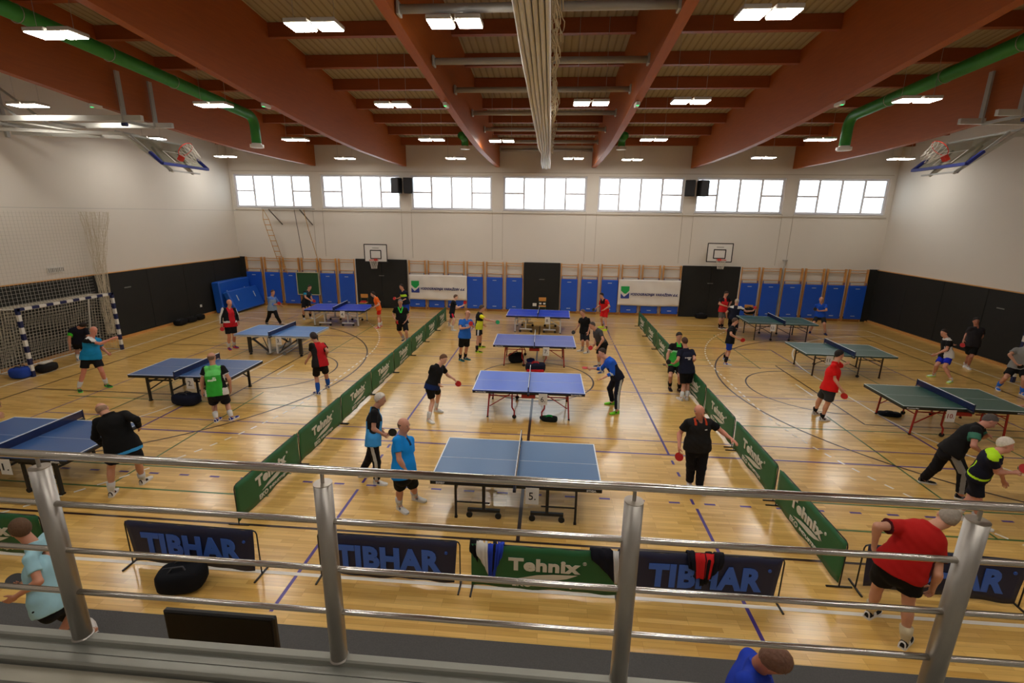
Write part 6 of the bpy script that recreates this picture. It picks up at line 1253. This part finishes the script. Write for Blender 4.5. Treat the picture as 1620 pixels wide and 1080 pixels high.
 'black_polo': dict(lab='bald man in black polo shirt and black trousers with arm stretched to the right barriers', near=1, shirt=(34, 33, 34), zones=[('(v > .9) & (abs(u) > .4) & (abs(u) < .58) & (f > .02)', (190, 66, 36)), ('S', BK), ('T & (u < -.3) & (u > -.55) & (v > .74) & (v < .78) & (f > .0)', W_)], shorts=(18, 19, 28), leg=1.93, stripe=[((170, 174, 178), 'L')], hair='fringe', haircol=(150, 124, 104), skin=(210, 140, 116), build=1.12, belly=.7, padlab='red paddle hanging beside the man in the black polo shirt', shoe=(W_, W_, W_), look=20),
 'red_chest': dict(lab='man in red shirt with black sleeves and grey shorts by the right dark doors', shirt=(206, 36, 40), zones=[('S', (26, 22, 26)), ('(v > .8) & (abs(u) > .3)', (26, 22, 26))], shorts=(92, 90, 84), leg=.8, haircol=(50, 38, 34), shoe=(BK, W_, BK), sock=BK, down=.5),
 'navy_white': dict(lab='fair-haired man in navy shirt with white shoulder stripes at table 12, back turned', shirt=(28, 32, 50), zones=[('(abs(u) > .45) & (v > .86)', W_), ('S & (t < .9) & (y > 1.25)', W_)], shorts=(22, 24, 32), leg=1.9, haircol=(186, 170, 150), padlab='red paddle stretched out to the right by table 12', shoe=(BK, W_, BK), build=1.08),
 'blue_shorts': dict(lab='man in black shirt and bright blue shorts with dark knee socks left of table 12', shirt=(22, 22, 24), shorts=(30, 66, 190), leg=.7, haircol=(84, 66, 54), padlab='round red paddle held by the man in bright blue shorts', shoe=((196, 200, 214), W_, (40, 60, 170)), sock=(30, 24, 28), sockh=.2),
 'blue_far': dict(lab='man in blue t-shirt and dark shorts at the right end of table 12', shirt=(30, 80, 190), shorts=(40, 44, 48), leg=.8, hair='fringe', haircol=(100, 78, 60), padcol='black', padlab='black paddle held at the waist of the far man in blue', shoe=((26, 36, 80), (26, 36, 80), BK), sock=(190, 150, 126)),
 'red_tee': dict(lab='man in plain red t-shirt and dark grey shorts left of table 10', near=1, shirt=(220, 26, 24), shorts=(52, 54, 60), leg=.78, haircol=(34, 26, 24), skin=(206, 150, 122), padlab='dark red paddle hanging from the hand of the man in the red t-shirt', shoe=(W_, W_, (70, 60, 60)), sock=BK, sockh=.1, build=1.12, sleeve=.72),
 'blue_short_lunge': dict(lab='player in black shirt with white side panel and royal blue shorts, lunging behind table 10', shirt=BK, zones=[('T & (abs(u) > .75) & (v < .6)', W_), ('(v > .98)', W_)], shorts=(28, 44, 190), leg=.68, haircol=dkh, skin=(206, 148, 122), shoe=((206, 236, 206), (200, 240, 90), W_), sockh=.06),
 'dark_wall': dict(lab='man in charcoal shirt and black shorts standing before the right dark wall', shirt=(44, 42, 46), shorts=(22, 22, 22), leg=.8, haircol=(40, 32, 30), skin=(176, 118, 96), padcol='red', padlab='dark red paddle held before the right dark wall', shoe=(W_, W_, W_), sockh=.05, build=1.1),
 'grey_edge': dict(lab='man in light grey shirt and black shorts at the right picture edge', shirt=(138, 138, 136), shorts=BK, leg=.72, haircol=dkh, padcol='black', padlab='black paddle held by the man at the right picture edge', shoe=((44, 110, 214), W_, W_), sock=(44, 110, 214), build=1.1, toeL=-20),
 'bent_teal': dict(lab='man in black vest over teal shirt lunging in dark trousers at table 9', near=1, shirt=(24, 22, 22), zones=[('S & (t > .25)', (66, 122, 102))], shorts=(20, 20, 26), leg=1.92, stripe=[((140, 140, 142), 'R')], haircol=(84, 76, 72), down=.7, build=1.12, shoe=(BK, W_, (90, 90, 96)), skin=(190, 130, 110)),
 'white_hair_neon': dict(lab='white-haired player in navy shirt with neon yellow trim at table 9', near=1, shirt=(24, 26, 42), zones=[('(v > .97)', (190, 240, 40)), ('T & (abs(abs(u)-.6) < .09) & (v > .15) & (v < .6) & (f < .05)', (190, 240, 40)), ('T & (v > .1) & (v < .17)', (190, 240, 40))], shorts=(20, 22, 34), leg=.8, haircol=(216, 206, 192), hair='long', skin=(200, 140, 118), padlab='red paddle held out by the white-haired player in neon trim', shoe=(W_, W_, W_), hem=-.02),
 'edge_right': dict(lab='player beyond the right picture edge with one hand over table 10', shirt=(60, 60, 66), shorts=BK, leg=.8, haircol=dkh),
 'bowed': dict(lab='bald man in royal blue jacket bowing his head at the bottom of the picture', near=1, shirt=(28, 56, 168), zones=[('T & (abs(u) > .6) & (v > .7) & (v < .73)', W_)], top_name='jacket', sleeve=1.9, shorts=(30, 34, 60), leg=1.9, hair='short', haircol=(112, 80, 64), skin=(176, 112, 90), down=1.0, build=1.15),
}
for key, ap in AP.items(): person(ap['lab'], PEOPLE[key], ap)
